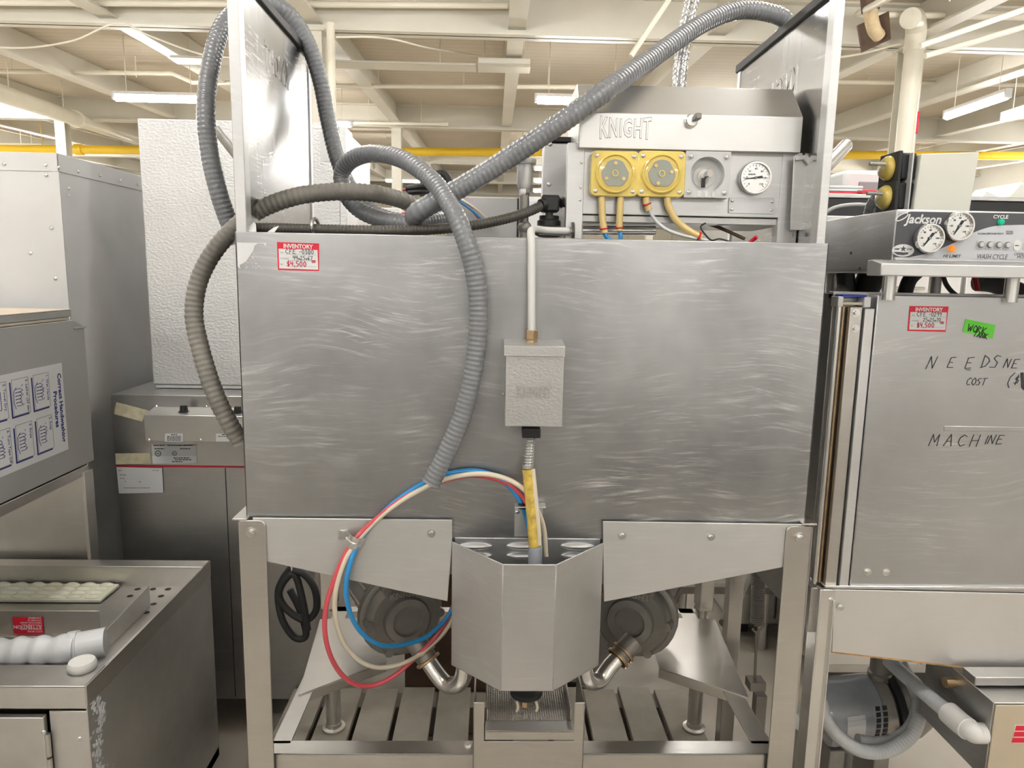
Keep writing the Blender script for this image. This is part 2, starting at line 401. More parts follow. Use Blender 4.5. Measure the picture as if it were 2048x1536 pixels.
for k in range(13):
    x = RX0+1.2+k*2.3
    G().box(x-.03, x+.03, RY1-.05, RY1, FZ, 5.4).build('panel_rib', 'beam', wb, smooth=0)
for by in (-6.5, .4, 7.3, 14.2, 21.1, 28.0, 34.9):
    b = bz(by); g = G()
    g.box(RX0, RX1, by-.012, by+.012, b, b+.45); g.box(RX0, RX1, by-.11, by+.11, b, b+.028); g.box(RX0, RX1, by-.11, by+.11, b+.43, b+.458)
    g.build('beam', 'beam', ceil, smooth=0)
for k in range(-6, 7):
    x = .22+k*2.29; g = G()
    for (a, c, h0, h1) in ((x-.012, x+.012, .1, .45), (x-.10, x+.10, .08, .105)):
        g.add([(px, y, bz(y)+h) for px in (a, c) for y in (RY0, RY1) for h in (h0, h1)],
              [(0, 1, 3, 2), (4, 6, 7, 5), (0, 4, 5, 1), (2, 3, 7, 6), (0, 2, 6, 4), (1, 5, 7, 3)])
    g.build('purlin', 'beam', ceil, smooth=0)
n = 0
for cy in (7.3, 14.2, 21.1):
    for k in (-4, -1, 2, 5):
        x = .22+k*2.29; t = bz(cy); g = G()
        g.box(x-.1, x+.1, cy-.11, cy-.095, FZ, t); g.box(x-.1, x+.1, cy+.095, cy+.11, FZ, t); g.box(x-.008, x+.008, cy-.095, cy+.095, FZ, t)
        g.box(x-.14, x+.14, cy-.15, cy+.15, t-.02, t); g.box(x-.16, x+.16, cy-.16, cy+.16, FZ, FZ+.02)
        g.build('column', 'beam', None, smooth=0, kind='structure')
# bright daylight: a roof light on the left, windows high in the right wall
def pane_window(name, x0, x1, y0, y1, z0, z1, div):
    fr = G()
    if x1-x0 < .2:
        for k in range(div+1):
            yy = y0+(y1-y0)*k/div; fr.box(x0, x1, yy-.03, yy+.03, z0, z1)
        fr.box(x0, x1, y0, y1, z0-.05, z0); fr.box(x0, x1, y0, y1, z1, z1+.05)
    o = fr.build(name, 'wallp', None, smooth=0, kind='structure')
    for k in range(div):
        a, b = y0+(y1-y0)*k/div+.03, y0+(y1-y0)*(k+1)/div-.03
        G().box(x0+.02, x1-.02, a, b, z0, z1).build('pane', 'window', o, smooth=0)
pane_window('window_1', RX1-.08, RX1-.001, 12.5, 21.5, 2.3, 4.0, 5)
pane_window('window_2', RX0+.001, RX0+.08, 14.6, 24.5, 3.2, 4.4, 5)
sk = G()
a = Z(0, 214, dz(13)-.02); b = Z(0, 250, dz(13)-.02)
sx1 = .22-2.29*4-.12; sx0 = sx1-2.0
for k in range(3):
    xx = sx0+(sx1-sx0)*k/2; sk.box(xx-.03, xx+.03, 8.0, 13.9, dz(8)-.02, dz(13.9)+.01)
o = sk.build('window_3', 'beam', None, smooth=0, kind='structure')
for k in range(2):
    xa, xb = sx0+(sx1-sx0)*k/2+.03, sx0+(sx1-sx0)*(k+1)/2-.03
    G().add([(x, y, dz(y)-h) for x in (xa, xb) for y in (8.0, 13.9) for h in (.004, .02)],
            [(0, 1, 3, 2), (4, 6, 7, 5), (0, 4, 5, 1), (2, 3, 7, 6), (0, 2, 6, 4), (1, 5, 7, 3)]).build('pane', 'window', o, smooth=0)

# ------------------------------------------------------------------ tube lights
def tube_light(c, L, label, group=None, proto=[], turn=0):
    c = V(c); top = dz(c.y)-c.z-(.03 if turn else 0)
    t = thing('tube_light', label, 'ceiling light', c, group); t.rotation_euler.z = turn
    if not proto:
        g = G().box(-.62, .62, -.05, .05, .03, .075); proto.append(g.build('p', 'wplast', bevel=.004))
        g = G(); g.tube([(-.6, 0, -.012), (.6, 0, -.012)], .048, 12); proto.append(g.build('p', 'tube'))
        g = G().box(-.022, .022, -.042, .042, -.04, .075); proto.append(g.build('p', 'gplast', bevel=.003))
        g = G().cyl((0, 0, 0), (0, 0, 1), .006, n=6); proto.append(g.build('p', 'pipe'))
        for o in proto: COL.objects.unlink(o)
    def put(name, src, loc, sc=(1, 1, 1)):
        o = bpy.data.objects.new(name, src.data); COL.objects.link(o); o.parent = t; o.location = loc; o.scale = sc
        for md in src.modifiers:
            m2 = o.modifiers.new('bevel', 'BEVEL'); m2.width = md.width; m2.segments = 1; m2.limit_method = 'ANGLE'
    put('housing', proto[0], (0, 0, 0)); put('tube', proto[1], (0, 0, 0)); 
    for sx in (-.622, .622): put('end_cap', proto[2], (sx, 0, 0))
    for sx in (-.45, .45): put('hanger_rod', proto[3], (sx, 0, .07), (1, 1, top-.08))
l1 = Z(318, 196, 3.72); l2 = Z(1163, 201, 3.72); l3 = Z(1950, 212, 3.72)
tube_light(l1, 1.2, 'lit tube light left of the tall loop of grey hose')
tube_light(l2, 1.2, 'lit tube light just left of the embossed control box top')
tube_light(l3, 1.2, 'lit tube light right of the white column pipe', turn=math.radians(90))
tube_light(l3+V((.85, 0, 0)), 1.2, 'lit tube light cut by the right edge of the photo', turn=math.radians(90))
for i, (px, py) in enumerate(((1069, 336), (1068, 361), (1067, 381))):
    p = Z(px, py, 3.95)+V((.62, 0, 0))
    tube_light(p, 1.2, ('nearest', 'middle', 'farthest')[i]+' of three small lit tube lights beside the chrome cap fitting')
for y in (-5.0, -1.3, 1.2, 4.4):
    for x in (-8.0, -4.6, -1.4, 1.7, 4.8, 8.2):
        tube_light((x, y, bz(y)-.32), 1.2, 'lit tube light hanging overhead outside the photo', 'tube lights above the aisle')
for y in (12.5, 18.0, 25.0):
    for x in (-11.8, -3.6, 3.8, 11.4):
        tube_light((x+.3, y, bz(y)-.2), 1.2, {12.5: 'nearer', 18.0: 'middle', 25.0: 'farthest'}[y]+' far row of tube lights, '+{-11.8: 'leftmost', -3.6: 'left of centre', 3.8: 'right of centre', 11.4: 'rightmost'}[x]+' one', 'tube lights over the back of the hall')
# unlit strip fixtures hanging in front of the second bay
def strip(pxa, pxb, y, py0, py1, name, label, cat):
    a, b = Y(pxa, py0, y), Y(pxb, py1, y); cz = (a.z+b.z)/2; h = abs(a.z-b.z)
    t = thing(name, label, cat, ((a.x+b.x)/2, y, min(a.z, b.z)))
    G().box(a.x, b.x, y-.09, y+.09, cz-h*.1, cz+h*.5).build('housing', 'beam', t, bevel=.01)
    G().prism([(y-.15, cz-h*.5), (y+.15, cz-h*.5), (y+.09, cz-h*.1), (y-.09, cz-h*.1)], 'x', a.x, b.x).build('reflector', 'beam', t, smooth=0)
    for k in (.12, .5, .88):
        xx = a.x+(b.x-a.x)*k; G().cyl((xx, y, cz+h*.5), (xx, y, dz(y)), .008, n=6).build('hanger_rod', 'pipe', t)
strip(345, 952, 8.5, 114, 138, 'strip_light', 'long unlit strip light running behind the white column', 'ceiling light')
strip(956, 1060, 8.5, 118, 141, 'strip_light', 'short unlit strip light at the end of the long one', 'ceiling light')

# ------------------------------------------------------------------ overhead pipes
def pipe(name, label, pts, r, mat='pipe', hang=0, cat='pipe', joints=()):
    pts = [V(p) for p in pts]
    if not hang and not joints:
        return G().tube(pts, r, 12).build(name, mat, None, label=label, cat=cat)
    t = thing(name, label, cat, min(pts, key=lambda p: p.z))
    G().tube(pts, r, 12).build('pipe_run', mat, t)
    for k in range(hang):
        q = pts[0].lerp(pts[-1], (k+.5)/hang)
        if dz(q.y)-q.z > .05: G().cyl(q, (q.x, q.y, dz(q.y)), .007, n=6).build('hanger_rod', mat, t)
    for f in joints:
        q = pts[0].lerp(pts[-1], f); d = (pts[-1]-pts[0]).normalized()
        G().cyl(q-d*.08, q+d*.08, r*1.3, n=12).build('coupling', mat, t)
    return t
a, b = Y(-120, 4, 7.0), Y(1015, 11, 7.0)
pipe('sprinkler_pipe', 'thin cream sprinkler pipe along the nearest cross beam', [a, b], .033, 'pipe', 3, joints=(.25, .62))
a, b = Y(1715, 28, 6.7), Y(2150, 36, 6.7)
pipe('sprinkler_pipe', 'cream sprinkler pipe passing in front of the brown plate at top right', [Y(1790, -12, 4.9), a, b], .034, 'pipe', 2)
a, b = Y(-100, 141, 10.6), Y(345, 147, 10.6)
pipe('conduit_pipe', 'cream pipe with a dropped bend at upper left', [a, b, Y(385, 165, 10.6), Y(640, 168, 10.6)], .035, 'pipe', 3)
a, b = Y(672, 172, 10.6), Y(1180, 174, 10.6)
pipe('sprinkler_pipe', 'thin cream pipe crossing the middle roof bay', [a, b], .035, 'pipe', 3, joints=(.12,))
a, b = Y(1655, 163, 10.6), Y(2150, 171, 10.6)
pipe('sprinkler_pipe', 'thin cream pipe crossing behind the right column pipe', [a, b], .036, 'pipe', 3, joints=(.6,))
a, b = Y(1655, 187, 12.2), Y(2150, 196, 12.2)
pipe('wire_conduit', 'thin cream conduit just under the right cross pipe', [a, b], .016, 'pipe', 2)
pipe('gas_pipe', 'long yellow gas pipe across the far bay', [Y(-160, 297, 16.0), Y(2200, 313, 16.0)], .095, 'yellow', 5, joints=(.13, .35))
pipe('header_pipe', 'pale header pipe just above the yellow gas pipe at left', [Y(-160, 292, 17.0), Y(110, 295, 17.0)], .09, 'pipe', 2)
pipe('drain_pipe', 'thick cream pipe sloping across the upper left roof', [Y(-60, 166, 8.4), Y(272, 279, 19.5)], .13, 'pipe', 4, joints=(.45,))
pipe('drain_pipe', 'thick grey pipe running away under the right tube lights', [Y(2150, 196, 11.0), Y(1990, 232, 14.0), Y(1690, 306, 26.0)], .17, 'beam', 4, joints=(.35, .5))
pipe('conduit_pipe', 'thin conduit under the second cross beam at centre', [Y(685, 246, 13.6), Y(895, 248, 13.6)], .03, 'pipe', 2, joints=(.97,))
for i, (p, q, lb) in enumerate((((1262, 112), (1345, -12), 'slanted cream brace pipe behind the long sloping hose'),
                               ((2060, 15), (1840, 92), 'upper of two slanted cream pipes at top right'), ((2060, 50), (1850, 112), 'lower of two slanted cream pipes at top right'))):
    yy = (6.2, 5.6, 5.9)[i]
    pipe('brace_pipe', lb, [Y(*p, yy), Y(*q, yy)], .028, 'pipe')
def wire(name, label, pts, r=.012, mat='pipe'):
    return G().tube(spl(pts, 8), r, 6).build(name, mat, None, label=label, cat='cable')
wire('hanging_cable', 'cream cable draped below the left cross beam', [Y(-20, 94, 6.9), Y(60, 95, 6.9), Y(150, 80, 6.9), Y(235, 46, 6.9), Y(300, 72, 6.9), Y(400, 108, 6.9), Y(470, 116, 6.9)], .010)
wire('hanging_cable', 'cream cable sagging from the middle beam to the strip light', [Y(672, 74, 7.0), Y(770, 76, 7.0), Y(860, 96, 8.0), Y(960, 112, 9.2)], .012)
wire('hanging_cable', 'cream cable drooping below the brown plate', [Y(1655, 118, 6.8), Y(1725, 107, 6.8), Y(1790, 90, 6.9), Y(1830, 86, 7.0)], .012)
# right column: big white downpipe with elbow, tied to the column
cx = Y(1780, 200, 7.0).x
t = thing('column_downpipe', 'wide white downpipe with elbow beside the right column', 'pipe', (Y(1815, 200, 6.85).x, 6.85, FZ))
p = Y(1818, 200, 6.85); top = Y(1812, 84, 6.85)
G().tube([(p.x, 6.85, FZ), (p.x, 6.85, top.z)], .095, 20).build('pipe_run', 'pipe', t)
G().tube(spl([(p.x, 6.85, top.z), (p.x-.01, 6.83, top.z+.12), (p.x-.10, 6.72, top.z+.19), (p.x-.24, 6.55, top.z+.14)], 8), .105, 20).build('elbow', 'pipe', t)
G().cyl((p.x, 6.85, top.z-.10), (p.x, 6.85, top.z+.0), .108, n=20).build('collar', 'pipe', t)
t = thing('roof_drain', 'brown stained plate with tan foam-coated pipe at top right', 'pipe', tuple(Y(1745, 100, 6.4)))
pl = [Y(1716, 50, 6.5), Y(1778, 22, 6.2), Y(1782, 78, 6.2), Y(1725, 104, 6.5)]
G().slab(pl, (0, .03, 0)).build('backing_plate', 'brown', t, smooth=0)
G().tube(spl([Y(1742, 6, 6.25), Y(1742, 32, 6.25), Y(1748, 58, 6.25), Y(1758, 72, 6.3)], 6), .066, 14).build('foam_pipe', 'foam', t)
G().cyl(Y(1738, -14, 6.25), Y(1741, 22, 6.25), .085, n=14).build('sleeve', 'brown', t)
# column conduit near centre-left column
p = Y(664, 200, 7.0)
G().tube([(p.x, 7.0, FZ), (p.x, 7.0, bz(7)+.02)], .045, 10).build('column_conduit', 'pipe', None, label='vertical cream conduit on the left column', cat='pipe')
t = thing('alarm_strobe', 'small red wall alarm on the right column', 'alarm', tuple(Y(1826, 250, 6.9)))
q = Y(1826, 246, 6.9); G().box(q.x-.035, q.x+.05, 6.86, 6.95, q.z-.12, q.z+.12).build('alarm_body', 'redbox', t, bevel=.01)
G().box(q.x-.06, q.x-.035, 6.85, 6.96, q.z-.13, q.z+.13).build('backing', 'black', t, bevel=.005)
# ================================================================== MAIN DISH MACHINE
XL, XR, HT = -.469, .618, 1.4255
dm = thing('dish_machine', 'wide stainless dish machine with price sticker, in the centre of the photo', 'dish machine', (.07, .3, 0))
zc = Y(1050, 1078, 0).z                     # lower edge of the hood sheet
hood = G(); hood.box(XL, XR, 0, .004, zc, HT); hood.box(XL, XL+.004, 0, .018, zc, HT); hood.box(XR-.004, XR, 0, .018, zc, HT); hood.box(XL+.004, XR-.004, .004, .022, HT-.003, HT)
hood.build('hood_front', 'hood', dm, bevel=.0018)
G().box(XL+.02, XR-.02, .03, .60, HT-.05, HT-.045).build('hood_roof', 'dark', dm, bevel=.001)
G().box(XL, XR, .60, .605, zc, HT).build('hood_back', 'dark', dm, bevel=.001)
G().prism([(XL+.03, zc), (XR-.03, zc), (XR-.03, .83), (.24, .77), (-.08, .77), (XL+.03, .83)], 'y', .012, .58).build('tank', 'dark', dm, smooth=0)
for s in (0, 1):                            # corner ledges at the tank top
    p = Y((1619, 480)[s], (1046, 1036)[s], -.012)
    G().box(p.x-.014, p.x+.014, -.016, .10, p.z-.004, p.z).build('corner_ledge', 'frame', dm, bevel=.001)
    q = Y((1630, 470)[s], (1046, 1034)[s], .0)
# raised side doors
def raised_door(x, s, yb, label):
    d = G().box(x-.003, x+.003, .03, yb, HT-.04, 1.868).build('raised_door', 'door', dm, bevel=.001, label=label)
    G().box(x-.009, x+.011 if s < 0 else x+.008, .004, .032, HT-.04, 1.885).build('front_channel', 'alum', d, bevel=.0015)
    G().box(x-.006, x+.006, yb-.006, yb+.012, HT-.04, 1.868).build('rear_channel', 'alum', d, bevel=.001)
    G().box(x-.010, x+.010, .03, yb+.02, 1.862, 1.882).build('top_seal', 'rubber', d, bevel=.003)
    if s < 0: G().text('KNIGHT', (x+.003, .335, 1.755), (0, -1, 0), ZU, .062, -.0012, .25, bold=.03, wscale=.7).build('embossed_name', 'door', d, smooth=0)
    else: G().text('KNIGHT', (x-.003, .165, 1.735), (0, 1, 0), ZU, .062, -.0012, .25, bold=.03, wscale=.7).build('embossed_name', 'door', d, smooth=0)
    return d
raised_door(XL+.010, -1, .505, 'raised side door with black top seal and mirrored embossing')
raised_door(XR-.014, 1, .515, 'raised side door with black top seal')
# legs, aprons
def leg(pa, pb, s):
    a = Y(*pa, -.016); b = Y(*pb, -.016); r = .012; x0, x1, z1 = a.x, b.x, a.z
    poly = [(x0, 0), (x1, 0), (x1, z1-(r if s < 0 else 0))]
    if s < 0: poly += [(x1-r+r*math.sin(t), z1-r+r*math.cos(t)) for t in [math.pi/2*(1-k/5) for k in range(1, 6)]]+[(x0, z1)]
    else: poly += [(x1, z1)]+[(x0+r-r*math.sin(t), z1-r+r*math.cos(t)) for t in [math.pi/2*k/5 for k in range(0, 6)]]
    g = G().prism(poly, 'y', -.016, -.012)
    xs = x0 if s < 0 else x1
    g.box(xs-.002, xs+.002, -.016, .05, 0, z1-.003)
    l = g.build('leg', 'frame', dm, bevel=.001)
    inst('bolt', BOLT, Y(502 if s < 0 else 1600, 1065 if s < 0 else 1075, -.016), l)
leg((478, 1041), (530, 1041), -1); leg((1574, 1053), (1625, 1049), 1)
for x in (-.462, .630):
    l = G().cyl((x, .645, 0.0), (x, .645, .40), .0215, n=20).build('rear_leg', 'rail', dm)
    G().lathe([(.034, 0), (.034, .005), (.024, .008), (.023, .02)], (x, .645, 0), ZU, 20).build('foot_flange', 'rail', l)
    G().box(x-.02, x+.02, .60, .66, .40, .80).build('rear_post', 'frame', dm, bevel=.002)
def apron(px):
    P = [Y(a, b, -.011) for a, b in px]
    return G().slab(P, (0, .004, 0)).build('apron', 'apron', dm, bevel=.001)
ap = apron([(505, 1036), (904, 1040), (904, 1086), (895, 1203), (505, 1117)])
for p in ((687, 1065), (863, 1066)): inst('bolt', BOLT, Y(*p, -.0112), ap, scale=.85)
ap2 = apron([(1206, 1043), (1610, 1049), (1585, 1131), (1208, 1204), (1206, 1090)])
for p in ((1244, 1071), (1422, 1074)): inst('bolt', BOLT, Y(*p, -.0112), ap2, scale=.8)
cl = G()                                     # strap clamp that holds the coloured tubes
c0 = Y(708, 1081, -.014)
cl.box(c0.x-.030, c0.x-.012, -.0145, -.012, c0.z+.002, c0.z+.020)
cl.tube([c0+V((-.014+.032*k/8, -.003-.016*math.sin(math.pi*k/8), .008-.012*k/8)) for k in range(9)], .0022, 6)
for k in range(8):
    a = c0+V((-.014+.032*k/8, -.003-.016*math.sin(math.pi*k/8), .008-.012*k/8)); b = c0+V((-.014+.032*(k+1)/8, -.003-.016*math.sin(math.pi*(k+1)/8), .008-.012*(k+1)/8))
    cl.slab([a+V((.004, 0, .011)), b+V((.004, 0, .011)), b-V((.004, 0, .011)), a-V((.004, 0, .011))], (0, -.0012, 0))
cl.build('tube_clamp', 'bright', ap, smooth=30)
# front bay cover (half octagon)
za = Y(904, 1083, -.011).z
fl, fr = Z(1006, 1131, za), Z(1112, 1127, za); yf = (fl.y+fr.y)/2
xl, xr = Y(904, 1083, -.011).x, Y(1207, 1086, -.011).x
zb = Y(1004, 1383, yf).z; zbs = Y(898, 1330, -.011).z
bay = G()
T = .003
bay.slab([(fl.x, yf, za), (fr.x, yf, za), (fr.x, yf, zb), (fl.x, yf, zb)], (0, T, 0))
for (xo, xi) in ((xl, fl.x), (xr, fr.x)):
    bay.slab([(xo, -.012, za), (xi, yf, za), (xi, yf, zb), (xo, -.012, zbs)], (0, T*1.3, 0))
bay.slab([(xl, -.012, zbs), (xr, -.012, zbs), (fr.x, yf, zb), (fl.x, yf, zb)], (0, 0, T))
bayo = bay.build('bay_cover', 'bay', dm, bevel=.0015)
lz = Y(1050, 1130, .0).z
lv = G().box(xl+.005, xr-.005, -.002, .003, .66, zc+.002).build('louvre_panel', 'bay', dm, bevel=.001)
for px in (950, 1047, 1155):
    for py in (1092, 1111):
        c = Y(px, py, -.002); g = G().ball((0, 0, 0), 1, 7); g.v = [(c.x+x*.034, c.y+min(0, y)*.012, c.z+z*.0075*(1 if z < 0 else .9)) for x, y, z in g.v]
        g.build('louvre', 'apron', lv)
# crossbars and rails under the machine
zr = Y(745, 1508, -.004).z
yb_ = Z(745, 1481, zr).y
fx0, fx1 = Z(547, 1482, zr).x, Z(1537, 1482, zr).x
cb = G(); cb.box(-.47, .62, -.004, yb_, zr-.003, zr); cb.box(-.47, .62, -.004, -.001, zr-.06, zr)
cbo = cb.build('front_crossbar', 'rail', dm, bevel=.001)
inst('bolt', BOLT, Z(936, 1492, zr)+V((0, 0, .002)), cbo, rot=(math.radians(-60), 0, 0), scale=.9)
for s, (pa, pb) in enumerate((((547, 1482), (583, 1482)), ((1500, 1482), (1540, 1482)))):
    xa, xb = Z(*pa, zr).x, Z(*pb, zr).x
    g = G().box(xa, xb, yb_-.01, .64, zr-.003, zr); xo = xa if s == 0 else xb; g.box(xo-.0015, xo+.0015, yb_-.01, .64, zr-.045, zr)
    g.build('side_rail', 'rail', dm, bevel=.001)
G().box(-.46, .61, .61, .64, zr-.05, zr).build('rear_crossbar', 'rail', dm, bevel=.001)
def shelf(px):
    P = [Z(a, b, zr+.001) for a, b in px]
    g = G().slab(P, (0, 0, .003)); e = P[1]-P[0]
    g.slab([P[0], P[1], P[1]-V((0, 0, .024)), P[0]-V((0, 0, .024))], (0, .003, 0))
    g.build('pump_shelf', 'frame', dm, bevel=.001)
shelf([(596, 1392), (772, 1326), (812, 1262), (800, 1236), (640, 1240)])
shelf([(1498, 1398), (1318, 1338), (1290, 1262), (1310, 1236), (1430, 1240)])
for s in (-1, 1):                            # tubes that stiffen the shelves
    p = Z(665 if s < 0 else 1390, 1385, zr)
# strainer pocket and drawer
yp = -.06
pk = G(); A = lambda a, b, y=yp: Y(a, b, y)
x0, x1, x2, x3 = A(946, 1480).x, A(968, 1480).x, A(1147, 1480).x, A(1168, 1480).x
zt, zm = A(950, 1405).z, A(1050, 1483).z
pk.prism([(x0, .04), (x3, .04), (x3, zt), (x2, zt), (x2, zm), (x1, zm), (x1, zt), (x0, zt)], 'y', yp, yp+.003)
pk.box(x0, x0+.003, yp, .06, .10, zt); pk.box(x3-.003, x3, yp, .06, .10, zt)
pk.build('strainer_pocket', 'frame', dm, bevel=.0012)
dr = G(); yd0 = yp-.024; ztop = Y(1050, 1462, yd0).z; yd1 = Z(1050, 1440, ztop).y; zlo = Y(1050, 1480, yd0).z
da, db = x1+.002, x2-.002
dr.box(da, db, yd0, yd0+.003, zlo, ztop); dr.box(da, db, yd0, yd1, ztop-.003, ztop); dr.box(da, db, yd1-.003, yd1, ztop-.014, ztop)
dr.box(da+.002, da+.005, yd1, .08, zm+.002, ztop+.022); dr.box(db-.005, db-.002, yd1, .08, zm+.002, ztop+.022); dr.box(da, db, .078, .081, zm, ztop+.022)
dro = dr.build('strainer_drawer', 'frame', dm, bevel=.001)
ms = G(); nb = 34
for k in range(nb):
    x = da+.008+(db-da-.016)*k/(nb-1); ms.box(x-.0011, x+.0011, yd1, .078, ztop-.012, ztop-.009)
for k in range(22):
    y = yd1+(.076-yd1)*k/21; ms.box(da+.006, db-.006, y-.0008, y+.0008, ztop-.0125, ztop-.0105)
ms.build('strainer_mesh', 'rail', dro, smooth=0, kind='stuff')
# drain fitting below the bay
c = Y(1052, 1386, -.02)
df = G().lathe([(.004, -.010), (.026, -.009), (.032, -.004), (.033, .006), (.02, .008)], (c.x, -.02, c.z+.004), ZU, 20).build('drain_cup', 'rubber', dm)
G().cyl((c.x-.002, -.040, c.z-.014), (c.x-.002, -.040, c.z+.004), .009, n=6).build('brass_plug', 'brass', df)
for dx in (-.020, .018): G().tube(spl([(c.x+dx, -.052, c.z+.003), (c.x+dx+.003, -.055, c.z-.008), (c.x+dx, -.056, c.z-.016)], 4), .0026, 6).build('clip', 'cream', df)

# junction box with strain relief
yj = -.055
a, b = Y(1012, 712, yj), Y(1124, 854, yj)
jb = G().box(a.x, b.x, yj, -.001, b.z, a.z+.01).build('junction_box', 'jbox', dm, bevel=.0012)
a2, b2 = Y(1008, 694, yj-.004), Y(1130, 714, yj-.004)
cap = G(); cap.prism([(yj-.005, b2.z), (yj-.005, b2.z+.019), (-.001, b2.z+.026), (-.001, b2.z+.0)], 'x', a2.x, b2.x)
cap.build('box_cap', 'jbox', jb, bevel=.001)
G().text('KNIGHT', Y(1033, 793, yj), XU, ZU, .025, .0012, .22, bold=.03, spacing=1.12, wscale=.62).build('embossed_name', 'cast', jb, smooth=0)
G().text('KNIGHT', Y(1033, 793, yj-.0002), XU, ZU, .025, .0016, .22, bold=.006, spacing=1.12, wscale=.62).build('name_face', 'jbox', jb, smooth=0)
inst('screw', SCREW, Y(1007, 788, -.03), jb, rot=(0, 0, math.radians(-90)))
cf = Y(1062, 860, -.03)
G().box(cf.x-.017, cf.x+.017, -.047, -.013, cf.z-.012, cf.z+.006).build('gland_plate', 'black', jb, bevel=.002)
s0, s1 = Y(1062, 868, -.03), Y(1056, 930, -.035)
G().tube(helix(s0, s1, .0085, 11, 12), .0012, 6).build('strain_spring', 'bright', jb)
G().cyl(s0, s1, .0055, n=12).build('cord', 'gplast', jb)
G().cyl(Y(1056, 929, -.035), Y(1056, 937, -.036), .0105, n=16).build('gland_ring', 'castl', jb)
# rinse conduit over the hood edge, brass fittings
ct = spl([Y(1142, 463, .10), Y(1092, 461, .075), Y(1072, 459, .05), Y(1063, 461, .015), Y(1062, 472, -.008), Y(1063, 486, -.018), Y(1063, 540, -.021), Y(1063, 660, -.022)], 12)
cnd = G().tube(ct, .0072, 16).build('conduit', 'wplast', dm)
G().cyl(Y(1078, 461, .10), Y(1146, 463, .10), .0085, n=16).build('steel_tube', 'bright', cnd)
G().cyl(Y(1143, 463, .10), Y(1148, 463, .10), .018, n=20).build('flange', 'hoseb', cnd)
br = G(); p = Y(1063, 660, -.022)
for z0, z1, r, nn in ((.0, -.016, .0125, 6), (-.016, -.020, .009, 14), (-.019, -.026, .0115, 6), (-.026, -.034, .0165, 6)):
    br.cyl((p.x, -.022, p.z+z0), (p.x, -.022, p.z+z1), r, n=nn)
br.build('brass_fitting', 'brass', cnd, bevel=.0008)
# tube guide bracket on the hood and the drain cap in the bay
bk = G(); a, b = Y(1030, 1008, -.012), Y(1084, 1073, -.001)
bk.box(a.x, b.x, -.003, -.001, b.z, a.z); bk.box(a.x, b.x+.004, -.03, -.001, a.z-.002, a.z)
bko = bk.build('tube_bracket', 'apron', dm, bevel=.0008)
inst('screw', SCREW, Y(1035, 1024, -.003), bko)
for dx in (0, .022): G().cyl((a.x+.014+dx, -.018, a.z-.006), (a.x+.014+dx, -.018, a.z+.005), .0085, n=12).build('grommet', 'black', bko)
# pumps under the tank
def pump(cpx, s):
    c = Y(*cpx, .26); d = V((.42*s, -.90, .05)).normalized(); r = .092
    g = G(); g.lathe([(r*.2, -.075), (r*1.0, -.07), (r*1.12, -.055), (r*1.12, -.032), (r*1.04, -.028), (r*.99, -.028), (r*.96, -.004), (r*.88, .004), (r*.62, .004), (r*.58, .016), (r*.40, .018), (r*.38, .008), (r*.15, .008)], c, d, 28)
    po = g.build('pump_volute', 'cast', dm)
    a = d.orthogonal().normalized(); b = d.cross(a)
    for k in range(6):
        t = 2*math.pi*(k+.3)/6; q = c+(a*math.cos(t)+b*math.sin(t))*r*.93
        G().cyl(q-d*.05, q+d*.004, .011, n=10).build('lug', 'cast', po)
    m = G(); m.lathe([(.05, -.30), (.07, -.29), (.074, -.27), (.074, -.11), (.066, -.085), (.05, -.075)], c, d, 24)
    mo = m.build('pump_motor', 'cast', dm)
    for k in range(10):
        t = 2*math.pi*k/10; q = c+(a*math.cos(t)+b*math.sin(t))*.074
        G().box(-.004, .004, -.07, .07, -.004, .004)
        G().cyl(q-d*.26, q-d*.12, .004, n=5).build('cooling_fin', 'cast', mo)
    u = (V((0, 0, 1)).cross(d)*-1).normalized(); u = u if u.x > 0 else -u; w = u.cross(d)*-1; w = w if w.z > 0 else -w
    G().text('KNIGHT', c+d*.0045+w*.056-u*.040, u, w, .022, .0015 if u.cross(w).dot(d) > 0 else -.0015, .1, bold=.02).build('cast_name', 'castl', po, smooth=0)
    return po, c, d
po, c, d = pump((812, 1238), 1)
def elbow(pts, r, parent, clampat, dirn):
    P = spl(pts, 10); e = G().tube(P, r, 16).build('suction_elbow', 'bright', parent)
    q0, q1 = V(pts[0]), V(pts[1])
    G().cyl(q0-(q1-q0)*.5, q0+(q1-q0)*.55, r*1.35, r*1.25, n=16).build('hose_sleeve', 'cast', parent)
    for f in (.15, .5):
        q = q0+(q1-q0)*f; dd = (q1-q0).normalized()
        G().tube(helix(q, q+dd*.006, r*1.45, 2, 14), .0022, 6).build('wire_clamp', 'brass', parent)
elbow([Y(842, 1298, .16), Y(868, 1340, .14), Y(893, 1368, .12), Y(918, 1366, .10), Y(929, 1338, .09), Y(929, 1270, .09)], .0185, po, 0, 1)
po2, c, d = pump((1262, 1240), -1)
elbow([Y(1252, 1298, .16), Y(1222, 1330, .14), Y(1200, 1358, .12), Y(1180, 1362, .10), Y(1168, 1338, .09), Y(1168, 1270, .09)], .0185, po2, 0, -1)
